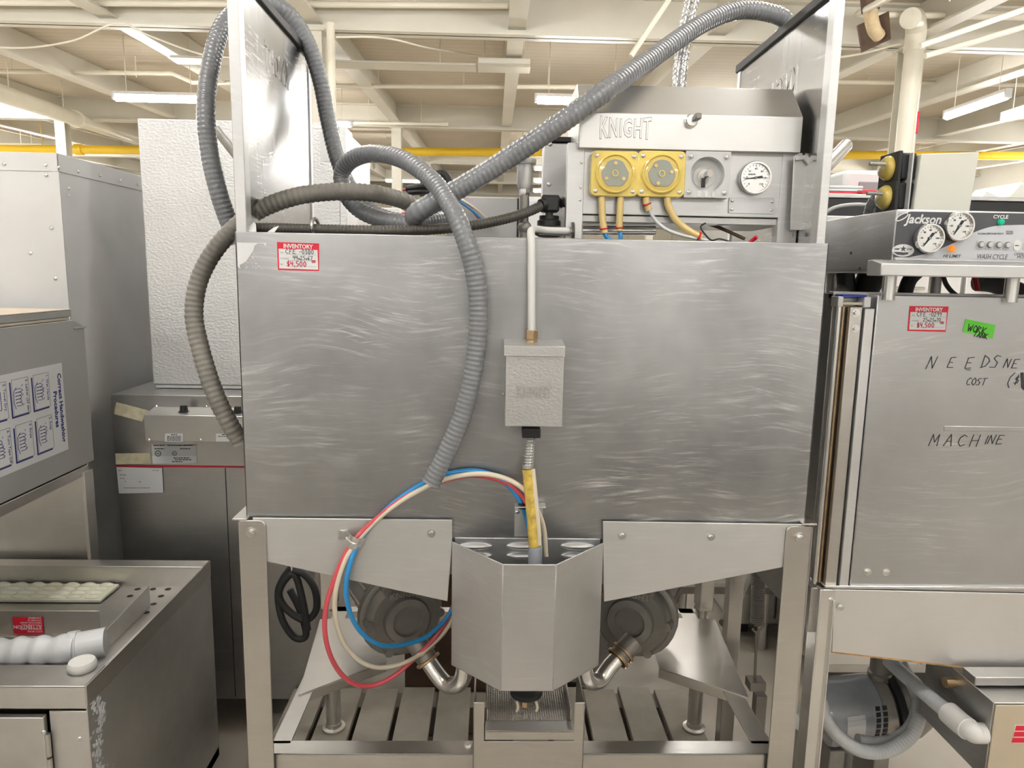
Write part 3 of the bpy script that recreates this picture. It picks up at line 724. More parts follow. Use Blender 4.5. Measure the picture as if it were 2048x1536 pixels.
# control box on top of the hood
YC = .10
cx0, cx1 = .158, .588
zlid, ztopb, zpb = Y(1375, 303, YC).z, Y(1375, 232, YC).z, Y(1375, 432, YC).z
cb_ = G().box(cx0+.012, cx1-.010, YC+.006, YC+.20, zpb, zlid+.01).build('control_box', 'ctrlp', dm, bevel=.0015)
ld = G().prism([(YC-.012, zlid), (YC-.012, ztopb), (YC+.05, ztopb+.066), (YC+.20, ztopb+.066), (YC+.20, zlid)], 'x', cx0, cx1).build('box_lid', 'ctrl', cb_, bevel=.0015)
G().text('KNIGHT', Y(1198, 272, YC-.012), XU, ZU, .046, .0006, .28, bold=.03, spacing=1.12, wscale=.53).build('embossed_name', 'cast', cb_, smooth=0)
G().text('KNIGHT', Y(1198, 272, YC-.0122), XU, ZU, .046, .0010, .28, bold=.006, spacing=1.12, wscale=.53).build('name_face', 'ctrl', cb_, smooth=0)
lk = Y(1381, 243, YC-.012)
G().lathe([(.013, 0), (.013, .004), (.010, .006), (.010, .012), (.004, .0125)], lk, (0, -1, 0), 20).build('lock_barrel', 'bright', cb_)
G().box(lk.x+.0015, lk.x+.013, lk.y-.030, lk.y-.012, lk.z-.001, lk.z+.010).build('key', 'cast', cb_, bevel=.002)
for i, (pa, pb) in enumerate((((1136, 285), (1164, 476)), ((1566, 305), (1592, 482)))):
    a, b = Y(*pa, YC+.004), Y(*pb, YC+.004); z0 = HT+.001
    post = G().box(a.x, b.x, YC+.004, YC+.03, z0-.04, a.z).build('upright_post', 'alum', dm, bevel=.001)
    for z in ((.30, .72) if i else (.42, .55, .8)):
        inst('screw', SCREW, (b.x-.006, YC+.004, z0+(a.z-z0)*z), post, scale=.7)
G().box(cx0+.012, cx1-.01, YC+.012, YC+.20, zpb-.014, zpb-.001).build('box_underframe', 'dark', dm, bevel=.001)
# peristaltic pumps on the control box
def rrect(x0, x1, z0, z1, r, n=4):
    out = []
    for cx, cz, a0 in ((x1-r, z1-r, 0), (x0+r, z1-r, 90), (x0+r, z0+r, 180), (x1-r, z0+r, 270)):
        for k in range(n+1):
            t = math.radians(a0+90*k/n); out.append((cx+r*math.cos(t), cz+r*math.sin(t)))
    return out
def dose(pa, pb, kind):
    a, b = Y(*pa, YC), Y(*pb, YC); cx, cz = (a.x+b.x)/2, (a.z+b.z)/2; yy = YC+.006
    body = G()
    if kind == 'amber':
        body.prism(rrect(a.x, b.x, b.z, a.z, .010), 'y', yy-.022, yy)
        o = body.build('dosing_pump', 'ypump', dm, bevel=.002, label='dosing pump with amber cover')
        G().lathe([(.037, 0), (.037, .005), (.0345, .0065), (.033, .005), (.033, .003)], (cx, yy-.022, cz), (0, -1, 0), 32).build('lens_ring', 'ypump', o)
        G().lathe([(.0332, 0), (.0332, .0035), (.031, .0045), (0, .0048)], (cx, yy-.022, cz), (0, -1, 0), 32).build('lens', 'yclear', o)
        rt = G(); R = .0262
        poly = []
        for k in range(3):
            t0 = math.radians(90+120*k)
            for t in (-34, -17, 0, 17, 34): poly.append((cx+R*math.cos(t0+math.radians(t))*(1.0), cz+R*math.sin(t0+math.radians(t))))
        rt.prism(poly, 'y', yy-.0278, yy-.0262); ro = rt.build('rotor', 'gpump', o, bevel=.0006)
        for k in range(3):
            t0 = math.radians(90+120*k+(0 if pa[0] < 1200 else 40)); G().cyl((cx+.019*math.cos(t0), yy-.0278, cz+.019*math.sin(t0)), (cx+.019*math.cos(t0), yy-.0292, cz+.019*math.sin(t0)), .0036, n=12).build('roller', 'yhose', ro)
        G().lathe([(.0062, 0), (.0062, .001), (.0046, .001), (.0046, 0), (.0062, 0)], (cx, yy-.0278, cz), (0, -1, 0), 16, False).build('hub', 'ypump', ro)
    else:
        n = 40; R = .0335; poly = rrect(a.x, b.x, b.z, a.z, .009)
        # face plate with a round opening, bored through to the floor of the housing
        vs = []; fs = []
        ang = [2*math.pi*k/n for k in range(n)]
        def edge(t):
            c_, s_ = math.cos(t), math.sin(t); hx, hz = (b.x-a.x)/2, (a.z-b.z)/2
            k = min(hx/abs(c_) if abs(c_) > 1e-6 else 9, hz/abs(s_) if abs(s_) > 1e-6 else 9); return (cx+c_*k, cz+s_*k)
        for t in ang:
            e = edge(t); i_ = (cx+R*math.cos(t), cz+R*math.sin(t))
            vs += [(e[0], yy, e[1]), (e[0], yy-.02, e[1]), (i_[0], yy-.02, i_[1]), (i_[0], yy-.002, i_[1])]
        for k in range(n):
            p, q = k*4, ((k+1) % n)*4
            for j in range(3): fs.append((p+j, q+j, q+j+1, p+j+1))
        fs.append([k*4+3 for k in range(n)])
        body.add(vs, fs); o = body.build('dosing_pump', 'gplast', dm, label='dosing pump housing without cover, rotor missing', bevel=0)
        G().lathe([(.022, 0), (.0215, .002), (.013, .003), (.0125, .006), (.0085, .0065), (.0085, .012), (.004, .013)], (cx-.002, yy-.002, cz-.002), (0, -1, 0), 24).build('bearing', 'gplast', o)
        G().lathe([(.0135, 0), (.013, .003), (.009, .003)], (cx-.002, yy-.0045, cz-.002), (0, -1, 0), 24).build('gasket', 'yhose', o)
        G().cyl((cx-.002, yy-.005, cz-.002), (cx+.004, yy-.024, cz+.002), .0075, n=16).build('shaft', 'bright', o)
        G().box(cx-.010, cx-.002, yy-.016, yy-.0145, cz-.024, cz-.006).build('grease_smear', 'black', o, bevel=.001)
        for dx in (-.014, .0, .014): G().box(cx+dx-.004, cx+dx+.004, yy-.0212, yy-.006, b.z+.0004, b.z+.012).build('hose_slot', 'wplast', o, bevel=.001)
    for dx, dzz in ((-1, 1), (1, 1), (-1, -1), (1, -1)):
        inst('screw', SCREW, (cx+dx*((b.x-a.x)/2-.010), yy-.022, cz+dzz*((a.z-b.z)/2-.010)), o, scale=1.0)
    return o
dose((1181, 303), (1272, 396), 'amber'); dose((1273, 303), (1364, 397), 'amber'); dose((1368, 304), (1453, 398), 'grey')
def gauge(parent, c, r, needle, axis=(0, -1, 0), txt=True, name='pressure_gauge', tilt=0):
    c = V(c)
    o = G().lathe([(r*.93, 0), (r*1.0, .004), (r*1.0, .013), (r*.96, .016), (r*.86, .016), (r*.84, .011)], c, axis, 36).build(name, 'castl' if False else 'bright', parent)
    G().lathe([(r*.86, .0105), (0, .0106)], c, axis, 32).build('dial', 'dial', o, smooth=0)
    tk = G()
    for k in range(19):
        t = math.radians(225-270*k/18); L = .12 if k % 3 == 0 else .06
        tt = V((math.cos(t), 0, math.sin(t))); p = c+V((0, -.0112, 0)); s_ = V((math.sin(t), 0, -math.cos(t)))*r*.012
        tk.slab([p+tt*r*.78-s_, p+tt*r*(.78-L)-s_, p+tt*r*(.78-L)+s_, p+tt*r*.78+s_], (0, -.0003, 0))
    tk.build('tick_marks', 'ink', o, smooth=0, kind='stuff')
    nm = G()
    for k in range(0, 19, 3):
        t = math.radians(225-270*k/18); nm.text(str(k*10//3*2), c+V((r*.54*math.cos(t), -.0112, r*.54*math.sin(t)-r*.05)), XU, ZU, r*.17, .0003, align='CENTER')
    nm.build('dial_numbers', 'ink', o, smooth=0)
    t = math.radians(needle); tt = V((math.cos(t), 0, math.sin(t))); ss = V((math.sin(t), 0, -math.cos(t)))*r*.045; p = c+V((0, -.0122, 0))
    G().slab([p-tt*r*.42-ss*1.6, p+tt*r*.70-ss*.3, p+tt*r*.70+ss*.3, p-tt*r*.42+ss*1.6], (0, -.0006, 0)).build('needle', 'ink', o, smooth=0)
    G().cyl(p, p+V((0, -.0016, 0)), r*.09, n=14).build('needle_hub', 'inkgrey', o)
    return o
gg = gauge(dm, Y(1507, 357, YC+.006), .0315, 188)
dashes(1497, 347, 15, 3, YC-.0056).build('dial_print', 'inkgrey', gg, smooth=0, kind='stuff')
a, b = Y(1458, 394, YC+.006), Y(1547, 428, YC+.006)
np_ = G().prism(rrect(a.x, b.x, b.z, a.z, .003), 'y', YC+.0035, YC+.006).build('nameplate', 'paper', dm)
for x in (a.x+.006, b.x-.006):
    for z in (a.z-.007, b.z+.007): inst('screw', SCREW, (x, YC+.0035, z), np_, scale=.75)
# gusset bracket on the right of the box
P = [Y(*q, .085) for q in ((1588, 312), (1612, 311), (1642, 352), (1636, 461), (1580, 460))]
gs = G().slab(P, (0, .002, 0)).build('gusset_bracket', 'ctrl', dm, bevel=.0008)
P2 = [Y(*q, .083) for q in ((1588, 312), (1612, 311), (1647, 352), (1640, 461), (1629, 461), (1636, 357), (1606, 320), (1589, 322))]
G().slab(P2, (0, -.006, 0)).build('gusset_flange', 'alum', gs, bevel=.0008)
G().cyl(Y(1614, 426, .085), Y(1614, 426, .083), .0085, n=20).build('plug_button', 'wplast', gs)
for q in ((1589, 465), (1606, 467)): G().cyl(Y(*q, .087), Y(q[0], q[1]+8, .087), .004, n=8).build('stud', 'cast', gs)
# ------------------------------------------------------------------ stickers on the hood
def sticker(parent, tl, tr, br_, bl, y, lines, ext=.0005):
    """inventory sticker: red card, white field, heading, hand-written lines"""
    tl, tr, br_, bl = [Y(*p, y) for p in (tl, tr, br_, bl)]
    u = (tr-tl); w = (tl-bl); Wd, H = u.length, w.length; u.normalize(); w.normalize(); off = V((0, -ext, 0))
    o = G().slab([tl, tr, br_, bl], off).build('inventory_sticker', 'lred', parent, smooth=0, label='red and white inventory sticker')
    O = bl+off
    G().slab([O+u*Wd*.035+w*H*.06, O+u*Wd*.965+w*H*.06, O+u*Wd*.965+w*H*.765, O+u*Wd*.035+w*H*.765], off*.6).build('sticker_field', 'paper', o, smooth=0)
    G().text('INVENTORY', O+u*Wd*.5+w*H*.80+off*.2, u, w, H*.21, .0004, align='CENTER', bold=.03, wscale=Wd/H*.60).build('sticker_heading', 'paper', o, smooth=0)
    O2 = O+off*.7; pg = G(); ln = G()
    for k, s_ in enumerate(('NO.', 'COUNT', 'BY')):
        pg.text(s_, O2+u*Wd*.07+w*H*(.60-.21*k), u, w, H*.085, .0002)
        ln.slab([O2+u*Wd*(.30 if k == 1 else .2)+w*H*(.575-.21*k), O2+u*Wd*.93+w*H*(.575-.21*k), O2+u*Wd*.93+w*H*(.583-.21*k), O2+u*Wd*.2+w*H*(.583-.21*k)], (0, -.0002, 0))
    pg.build('printed_words', 'inkgrey', o, smooth=0); ln.build('printed_rules', 'inkgrey', o, smooth=0, kind='stuff')
    hs = H*.16
    G().strokes(lines[0], O2+u*Wd*.20+w*H*.60, u, w, hs, hs*.055, .95).strokes(lines[1], O2+u*Wd*.37+w*H*.39, u, w, hs*.92, hs*.05, .88).build('handwriting', 'ink', o, smooth=0)
    G().strokes(lines[2], O2+u*Wd*.22+w*H*.15, u, w, hs*1.15, hs*.08, 1.0).strokes('OO', O2+u*Wd*.82+w*H*.30, u, w, hs*.6, hs*.07, .9).build('price_writing', 'inkred', o, smooth=0)
sticker(dm, (554, 484), (638, 487), (638, 542), (556, 540), -.0004, ('CFE -0300', '44x25x67', '$4,500'))
P = [Y(*q, -.0004) for q in ((474, 485), (533, 486), (532, 493), (527, 487), (516, 487), (509, 492), (507, 502), (500, 512), (493, 522), (486, 527), (479, 530), (481, 538), (476, 533))]
G().slab(P, (0, -.0004, 0)).build('torn_paper', 'paper', dm, smooth=0, label='torn scrap of white paper')
crumb = G()
for k in range(26):
    q = Y(random.uniform(489, 530), random.uniform(492, 538), -.0004); r = random.uniform(.0004, .0011); crumb.box(q.x-r, q.x+r, -.0009, -.0004, q.z-r, q.z+r*random.uniform(.5, 1.3))
crumb.build('paper_crumbs', 'paper', dm, smooth=0, kind='stuff')

# ------------------------------------------------------------------ hoses draped over the machine
def hose(name, label, pts, r, mat, pitch=.011, depth=.06, cat='hose', n=16):
    return ribbed([V(p[1:]) if p[0] == 'w' else Y(*p) for p in pts], r, pitch, depth, n).build(name, mat, None, smooth=70, label=label, cat=cat)
hose('corrugated_hose', 'grey hose looping up and hanging down the front of the machine',
     [(862, 966, -.028), (893, 905, -.030), (928, 820, -.031), (950, 720, -.031), (957, 620, -.031), (948, 540, -.031), (931, 480, -.029), (908, 425, -.008), (868, 365, .05), (810, 321, .11), (745, 307, .17), (700, 322, .21), (683, 352, .23), (693, 390, .22), (720, 420, .20), (760, 438, .19), (810, 449, .20), (860, 455, .22)],
     .0178, 'hose', .009, .07)
hose('corrugated_hose', 'grey hose arching high over the raised left door',
     [(476, 486, .27), (456, 440, .26), (436, 380, .25), (418, 300, .25), (412, 220, .26), (420, 140, .29), (442, 60, .33), (480, 18, .37), (525, 6, .40), (572, 24, .42), (612, 80, .44), (640, 160, .45), (656, 240, .45), (676, 320, .43), (706, 385, .40), (752, 428, .37), (815, 446, .35), (870, 452, .34)],
     .0195, 'hose', .010, .06)
hose('corrugated_hose', 'grey hose sloping from the right door down to a U-turn at centre',
     [('w', .70, .45, 1.15), ('w', .705, .45, 1.5), ('w', .70, .44, 1.75), ('w', .665, .43, 1.89), (1572, 44, .42), (1530, 24, .40), (1470, 22, .37), (1400, 50, .30), (1310, 112, .19), (1220, 175, .075), (1150, 226, .05), (1090, 267, .05), (1000, 327, .055), (930, 370, .052), (880, 398, .048), (845, 418, .048), (830, 432, .06), (838, 443, .085), (862, 440, .12), (890, 434, .17)],
     .0200, 'hose', .010, .06)
hose('corrugated_hose', 'dusty brown-grey hose curving down past the left edge of the machine',
     [(482, 884, .06), (455, 840, .05), (425, 775, .05), (399, 690, .06), (388, 625, .07), (400, 555, .08), (440, 487, .09), (505, 428, .10), (580, 396, .11), (660, 384, .13), (740, 386, .16), (805, 401, .21), (850, 422, .26), (895, 448, .30)],
     .0178, 'hosed', .0105, .09)
hose('ribbed_hose', 'black ribbed hose lying along the top edge of the machine',
     [(500, 456, .055), (560, 457, .05), (640, 459, .045), (720, 461, .045), (800, 461, .05), (880, 458, .06), (950, 450, .07), (1010, 438, .09), (1055, 424, .11), (1084, 411, .12)],
     .0102, 'hoseb', .0065, .10)
st = Y(630, 452, .046)
G().tube([st+V((.011*math.cos(t)*.3, .013*math.cos(t), .013*math.sin(t))) for t in [math.radians(a) for a in range(-80, 265, 15)]], .0035, 6).build('strap_clamp', 'braid', dm)
# coloured tubes in front
def ctube(name, label, pts, mat, r=.0049):
    return G().tube(spl(ys(pts), 12), r, 12).build(name, mat, None, label=label, cat='tube')
ctube('cream_tube', 'cream tube looping through the clamp on the left apron',
      [(1092, 1112, -.020), (1086, 1050, -.020), (1062, 996, -.030), (1030, 966, -.034), (985, 950, -.030), (935, 949, -.022), (880, 962, -.014), (815, 994, -.012), (760, 1034, -.016), (716, 1080, -.022), (688, 1125, -.034), (671, 1185, -.03), (672, 1240, -.01), (690, 1290, .02), (725, 1325, .05), (765, 1335, .08), (812, 1324, .11), (856, 1296, .14), (893, 1258, .16), (922, 1200, .17)], 'cream')
ctube('red_tube', 'red tube making the widest loop below the left apron',
      [(1058, 1030, -.018), (1050, 1000, -.022), (1022, 972, -.020), (985, 956, -.016), (935, 951, -.010), (880, 964, -.008), (815, 992, -.010), (755, 1036, -.016), (706, 1084, -.024), (676, 1140, -.034), (652, 1215, -.025), (652, 1280, -.01), (672, 1334, .02), (705, 1366, .05), (745, 1371, .08), (790, 1350, .10), (838, 1308, .13), (880, 1262, .155), (915, 1195, .17)], 'red')
ctube('blue_tube', 'blue tube making the tightest loop below the left apron',
      [(1062, 1075, -.012), (1050, 1025, -.015), (1033, 990, -.020), (1004, 960, -.018), (965, 944, -.014), (920, 943, -.010), (868, 957, -.008), (810, 989, -.006), (762, 1030, -.010), (722, 1078, -.018), (702, 1122, -.032), (692, 1175, -.03), (700, 1225, -.01), (722, 1264, .02), (758, 1289, .06), (800, 1290, .10), (848, 1276, .13), (890, 1240, .155), (920, 1190, .17)], 'blue')
t = thing('sleeved_tube', 'amber plastic sleeve running down into the grey drain cap', 'tube', tuple(Y(1070, 1120, -.045)))
G().tube(spl(ys([(1056, 938, -.037), (1061, 990, -.040), (1066, 1050, -.043), (1069, 1092, -.045)]), 8), .0112, 14).build('amber_sleeve', 'ysleeve', t)
G().tube(spl(ys([(1066, 938, -.042), (1071, 990, -.047), (1077, 1050, -.050), (1079, 1090, -.052)]), 8), .0042, 8).build('clear_tube', 'cream', t)
G().lathe([(.0135, 0), (.0135, -.045), (.013, -.06)], Y(1071, 1093, -.046), ZU, 20).build('drain_cap', 'hosel', t)
# dosing hoses
def yh(name, label, pts, mat, r, clips=()):
    t = thing(name, label, 'tube', tuple(Y(*pts[-1])))
    P = spl(ys(pts), 10); G().tube(P, r, 12).build('hose_run', mat, t)
    for k in clips:
        q = P[int(k*(len(P)-1))]; dd = (P[min(int(k*(len(P)-1))+1, len(P)-1)]-P[int(k*(len(P)-1))-1]).normalized()
        G().tube(helix(q, q+dd*.002, r*1.12, 1.5, 14), .0014, 6).build('red_tie', 'lred', t)
    return t
yd = YC-.008
yh('dosing_hose', 'yellowed hose under the first amber pump, left one', [(1203, 394, yd), (1204, 420, yd), (1206, 446, yd), (1209, 466, yd)], 'yhose', .0068, (.85,))
yh('dosing_hose', 'yellowed hose under the first amber pump, right one', [(1241, 394, yd), (1240, 420, yd), (1239, 446, yd), (1239, 462, yd)], 'yhose', .0068, (.85,))
yh('dosing_hose', 'short yellowed stub with red tie under the second amber pump', [(1292, 395, yd), (1293, 405, yd), (1298, 421, yd)], 'yhose', .0066, (.62,))
yh('dosing_hose', 'long yellowed hose bending right under the second amber pump', [(1334, 395, yd), (1338, 415, yd), (1352, 440, yd), (1375, 460, yd), (1402, 475, yd)], 'yhose', .0070, (.95,))
ctube('white_tube', 'thin white tube curving from the tied stub', [(1298, 420, yd), (1312, 442, yd), (1335, 460, yd-.002), (1370, 472, yd-.002), (1415, 481, yd)], 'pvc', .0034)
ctube('blue_tube', 'blue tube end below the left yellowed hose', [(1208, 464, yd), (1213, 474, yd), (1224, 483, yd)], 'blue', .0042)
ctube('blue_tube', 'blue tube end below the right yellowed hose', [(1239, 460, yd), (1241, 472, yd), (1241, 486, yd)], 'blue', .0042)
ctube('black_wire', 'thin black wire looped under the grey pump housing', [(1470, 486, .09), (1440, 478, .09), (1422, 480, .09), (1405, 462, .09), (1402, 452, .10), (1416, 444, .12)], 'black', .0016)
ctube('dark_red_wire', 'dark red wire slanting under the gauge', [(1395, 445, .16), (1430, 452, .15), (1490, 478, .13)], 'brown', .0035)
ctube('red_wire_stub', 'red wire stub by the hood edge below the gauge', [(1500, 484, .07), (1508, 478, .065), (1513, 474, .06)], 'lred', .0038)
# inside the machine top: valve body, pipes seen through the gap
vt = thing('solenoid_valve', 'black solenoid valve left of the control box', 'valve', tuple(Y(1105, 478, .14)))
a, b = Y(1083, 390, .13), Y(1118, 424, .13)
G().box(a.x, b.x, .12, .16, b.z, a.z).build('coil_block', 'black', vt, bevel=.004)
G().lathe([(.012, 0), (.012, .006), (.009, .008), (.012, .011), (.009, .014), (.010, .022)], Y(1112, 405, .14), XU, 18).build('coil_stub', 'black', vt)
q = Y(1098, 444, .15)
G().lathe([(.024, 0), (.024, .010), (.02, .012), (.02, .02)], (q.x, .15, q.z-.008), ZU, 14).build('knurled_ring', 'black', vt)
G().lathe([(.020, -.03), (.028, -.026), (.028, -.012), (.022, -.006)], (q.x, .15, q.z), ZU, 24).build('valve_base', 'rubber', vt)
G().cyl((q.x, .15, q.z+.008), (q.x, .15, b.z), .008, n=12).build('valve_neck', 'cast', vt)
G().cyl(Y(1081, 411, .12), Y(1089, 410, .125), .0125, n=18).build('hose_nut', 'black', vt)
vb = thing('vacuum_breaker', 'silver capped vacuum breaker standing behind the hood edge', 'valve', tuple(Y(1053, 478, .13)))
q = Y(1050, 316, .13); zz = lambda py: Y(1050, py, .13).z
G().lathe([(.0205, zz(330)), (.0225, zz(327)), (.0225, zz(319)), (.020, zz(316)), (0, zz(315))], (q.x, .13, 0), ZU, 28).build('cap', 'alum', vb)
G().lathe([(.0125, zz(378)), (.0155, zz(368)), (.0155, zz(330))], (q.x, .13, 0), ZU, 28).build('body', 'alum', vb)
G().lathe([(.0095, zz(392)), (.0105, zz(390)), (.0105, zz(378))], (q.x, .13, 0), ZU, 6).build('nut', 'bright', vb)
G().tube(spl([(q.x, .13, zz(390)), (q.x+.001, .13, zz(410)), (q.x, .13, zz(440)), (q.x+.002, .13, zz(480))], 6), .0095, 14).build('riser', 'cast', vb)
G().ball((q.x+.002, .13, zz(455)), .014, 8).build('tee', 'cast', vb)
sb = thing('steel_cover_box', 'small stainless cover box between the vacuum breaker and control box', 'cover', tuple(Y(1112, 476, .26)))
a, b = Y(1088, 285, .24), Y(1141, 396, .24)
G().box(a.x, b.x, .24, .30, b.z, a.z).build('cover', 'alum', sb, bevel=.002)
for p_ in ((1100, 288), (1098, 369)): inst('screw', SCREW, Y(*p_, .24), sb, scale=1.3)
G().box(a.x+.004, b.x, .25, .30, HT-.04, b.z).build('stand', 'ctrl', sb, bevel=.002)
G().box(a.x, b.x+.02, .235, .30, a.z+.001, a.z+.012).build('cover_top', 'black', sb, bevel=.002)
G().cyl(Y(1165, 461, .16), Y(1310, 461, .16), .0095, n=14).build('steel_crosstube', 'bright', None, label='steel tube crossing below the dosing pumps', cat='pipe')
eb = thing('electrical_box', 'light grey electrical enclosure behind the crossing hoses', 'box', tuple(Y(955, 476, .40)))
a, b = Y(895, 392, .40), Y(1038, 480, .40)
G().box(a.x, b.x, .40, .52, HT-.042, a.z).build('enclosure', 'gplast', eb, bevel=.003)
G().box(b.x-.006, b.x-.002, .398, .40, HT-.04, a.z-.002).build('door_gap', 'black', eb)
bd = thing('wire_bundle', 'bundle of taped red, black and blue wires behind the hoses', 'wires', tuple(Y(870, 400, .36)))
for i, (m_, pts) in enumerate((('red', [(805, 380, .36), (840, 376, .36), (880, 380, .36), (925, 400, .37), (960, 440, .38)]), ('black', [(812, 378, .355), (842, 374, .355), (872, 372, .36)]), ('black', [(815, 386, .35), (840, 384, .35), (865, 386, .35)]), ('blue', [(845, 388, .36), (880, 384, .36), (930, 410, .37), (975, 450, .38)]), ('rubber', [(868, 352, .37), (885, 350, .37), (895, 362, .37), (890, 378, .37)]), ('cream', [(840, 392, .36), (890, 388, .36), (940, 410, .37), (985, 448, .38)]))):
    G().tube(spl(ys(pts), 6), (.003, .0075, .0065, .003, .013, .003)[i], 8).build('wire', m_, bd)
# bits of tape and torn paper on the hood top edge
for i, (px, m_) in enumerate((((484, 461, 520, 449), 'paper'), ((535, 461, 556, 456), 'paper'))):
    a, b = Y(px[0], px[1], .01), Y(px[2], px[3], .03)
    G().slab([(a.x, .008, HT+.0005), (b.x, .008, HT+.0005), (b.x-.004, .018, b.z), (a.x+.018, .02, b.z+.003)], (0, .001, .0004)).build('torn_tape', m_, dm, smooth=0)
# braided line rising behind the control box
t = thing('braided_hoses', 'pair of steel braided hoses rising behind the control box', 'hose', tuple(Y(1362, 176, .33)))
for k in (0, 1):
    dx = k*13
    pts = ys([(1349+dx, 240, .33), (1351+dx, 172, .33), (1357+dx, 110, .34), (1368+dx, 40, .35), (1381+dx, -15, .36)])
    o = G().tube(spl(pts, 10), .0078, 12).build('braided_line', 'braid', t)
    P = resample(spl(pts, 12), .004); br_ = G()
    for ph in range(4):
        for sg in (-1, 1):
            br_.tube([p+V((math.cos(sg*i*.55+ph*1.57)*.0082, math.sin(sg*i*.55+ph*1.57)*.0082, 0)) for i, p in enumerate(P)], .0009, 4)
    br_.build('braid', 'bright', o, kind='stuff')
# ------------------------------------------------------------------ pallet under the machine
pal = thing('pallet', 'weathered grey wooden pallet under the dish machine', 'pallet', (.08, .35, FZ))
xs_ = -.60
for k in range(11):
    x = -.585+k*.119
    if k in (5,): continue
    G().box(x-.052, x+.052, -.12+random.uniform(-.01, .01), .86+random.uniform(-.01, .01), -.022, -.001-random.uniform(0, .0008)).build('deck_board', 'wood', pal, bevel=.002)
for y in (-.09, .36, .82): G().box(-.64, .68, y-.04, y+.04, FZ+.022, -.022).build('stringer', 'wood', pal, bevel=.002)
for y in (-.09, .36, .82): G().box(-.64, .68, y-.05, y+.05, FZ+.001, FZ+.021).build('bottom_board', 'wood', pal, bevel=.002)
# ================================================================== LEFT SIDE
# open-topped stainless bin with grey dispenser housing over its left half
BX, BY0, BY1, BZ = -.823, .041, .685, .509
bn = thing('ice_bin', 'open-topped stainless bin cabinet at lower left with white pipe inside', 'bin', (-1.25, .36, FZ))
BL = -1.75
body = G(); body.box(BX-.003, BX, BY0, BY1, FZ+.02, BZ); body.box(BL, BX, BY1-.003, BY1, FZ+.02, BZ); body.box(BL, BL+.003, BY0, BY1, FZ+.02, BZ); body.box(BL, BX, BY0, BY1, FZ+.02, FZ+.05)
body.build('body', 'bin', bn, bevel=.0012)
fx = Y(105, 1500, BY0).x
fp = G(); fp.box(fx, BX, BY0, BY0+.003, FZ+.02, BZ-.055); fp.box(BL, BX, BY0, BY0+.003, BZ-.05, BZ)
fp.build('front_panel', 'bin', bn, bevel=.001)
dor = G().box(BL, fx-.006, BY0-.012, BY0+.002, FZ+.03, BZ-.062).build('bin_door', 'bin', bn, bevel=.0015)
hg = G()
for k in range(9): hg.cyl((fx-.002, BY0-.008, BZ-.10-k*.055), (fx-.002, BY0-.008, BZ-.151-k*.055), .005, n=10)
hg.build('piano_hinge', 'rail', dor, kind='stuff')
for q in ((88, 1464), (160, 1477)): inst('screw', SCREW, Y(*q, BY0-(.012 if q[0] < 100 else 0)), dor if q[0] < 100 else bn, scale=1.2)
iy0 = Z(100, 1330, BZ).y; iy1 = Z(200, 1133, BZ).y; ix1 = Z(212, 1328, BZ).x
fl_ = G(); fl_.box(BL, BX, BY0, iy0, BZ-.003, BZ+.0005); fl_.box(BL, BX, iy1, BY1, BZ-.003, BZ+.0005); fl_.box(ix1, BX, BY0, BY1, BZ-.003, BZ+.0005)
fl_.box(ix1-.002, ix1, iy0, iy1, BZ-.25, BZ); fl_.box(BL, ix1, iy0-.002, iy0, BZ-.25, BZ); fl_.box(BL, ix1, iy1, iy1+.002, BZ-.25, BZ)
fl_.build('top_rim', 'bintop', bn, bevel=.001)
G().box(BX, BX+.0012, BY0, BY1, BZ-.045, BZ+.0005).build('side_band', 'bintop', bn, bevel=.0008)
sp = G()                                     # lime-scale spill on the front corner of the side
for k in range(260):
    t = random.random(); yy = BY0+.015+.05*t+random.gauss(0, .010)+.02*math.sin(t*9); z = BZ-.03-.30*t+random.gauss(0, .01); r = random.uniform(.0015, .0065)*(1.1-.6*t)
    sp.lathe([(r, 0), (r*.7, .0006), (0, .0008)], (BX, max(BY0+.004, yy), z), (1, random.uniform(-.02, .02), 0), 7)
sp.build('scale_spill', 'scale_', bn, kind='stuff', label='white lime-scale run on the side')
dp = Y(250, 1172, iy1).z                      # deck inside the bin
G().box(BL, ix1, iy0, iy1, dp-.004, dp).build('inner_deck', 'bintop', bn, bevel=.001)
hz = G()
for (px, py) in ((275, 1178), (306, 1178), (336, 1178), (260, 1192), (322, 1192), (307, 1208), (293, 1225)):
    q = Z(px, py, dp+.0006); hz.lathe([(.0085, 0), (0, .0002)], q, ZU, 10)
hz.build('drain_holes', 'darkgap', bn, kind='stuff')
ig = thing('ice_grid', 'cream moulded ice grid lying inside the stainless bin', 'grid', tuple(Z(100, 1190, dp)))
a, b = Z(0, 1206, dp), Z(240, 1175, dp); x1_ = Z(222, 1190, dp).x
G().box(BL+.05, x1_, a.y, b.y, dp+.001, dp+.012).build('grid_base', 'icecube', ig, bevel=.003)
for r in range(4):
    for c in range(11):
        x = x1_-.03-c*.048; y = a.y+(b.y-a.y)*(r+.5)/4; g = G().ball((0, 0, 0), 1, 5); g.v = [(x+p[0]*.021, y+p[1]*(b.y-a.y)/9, dp+.012+max(0, p[2])*.008) for p in g.v]
        if x > BL+.08: g.build('cell', 'icecube', ig)
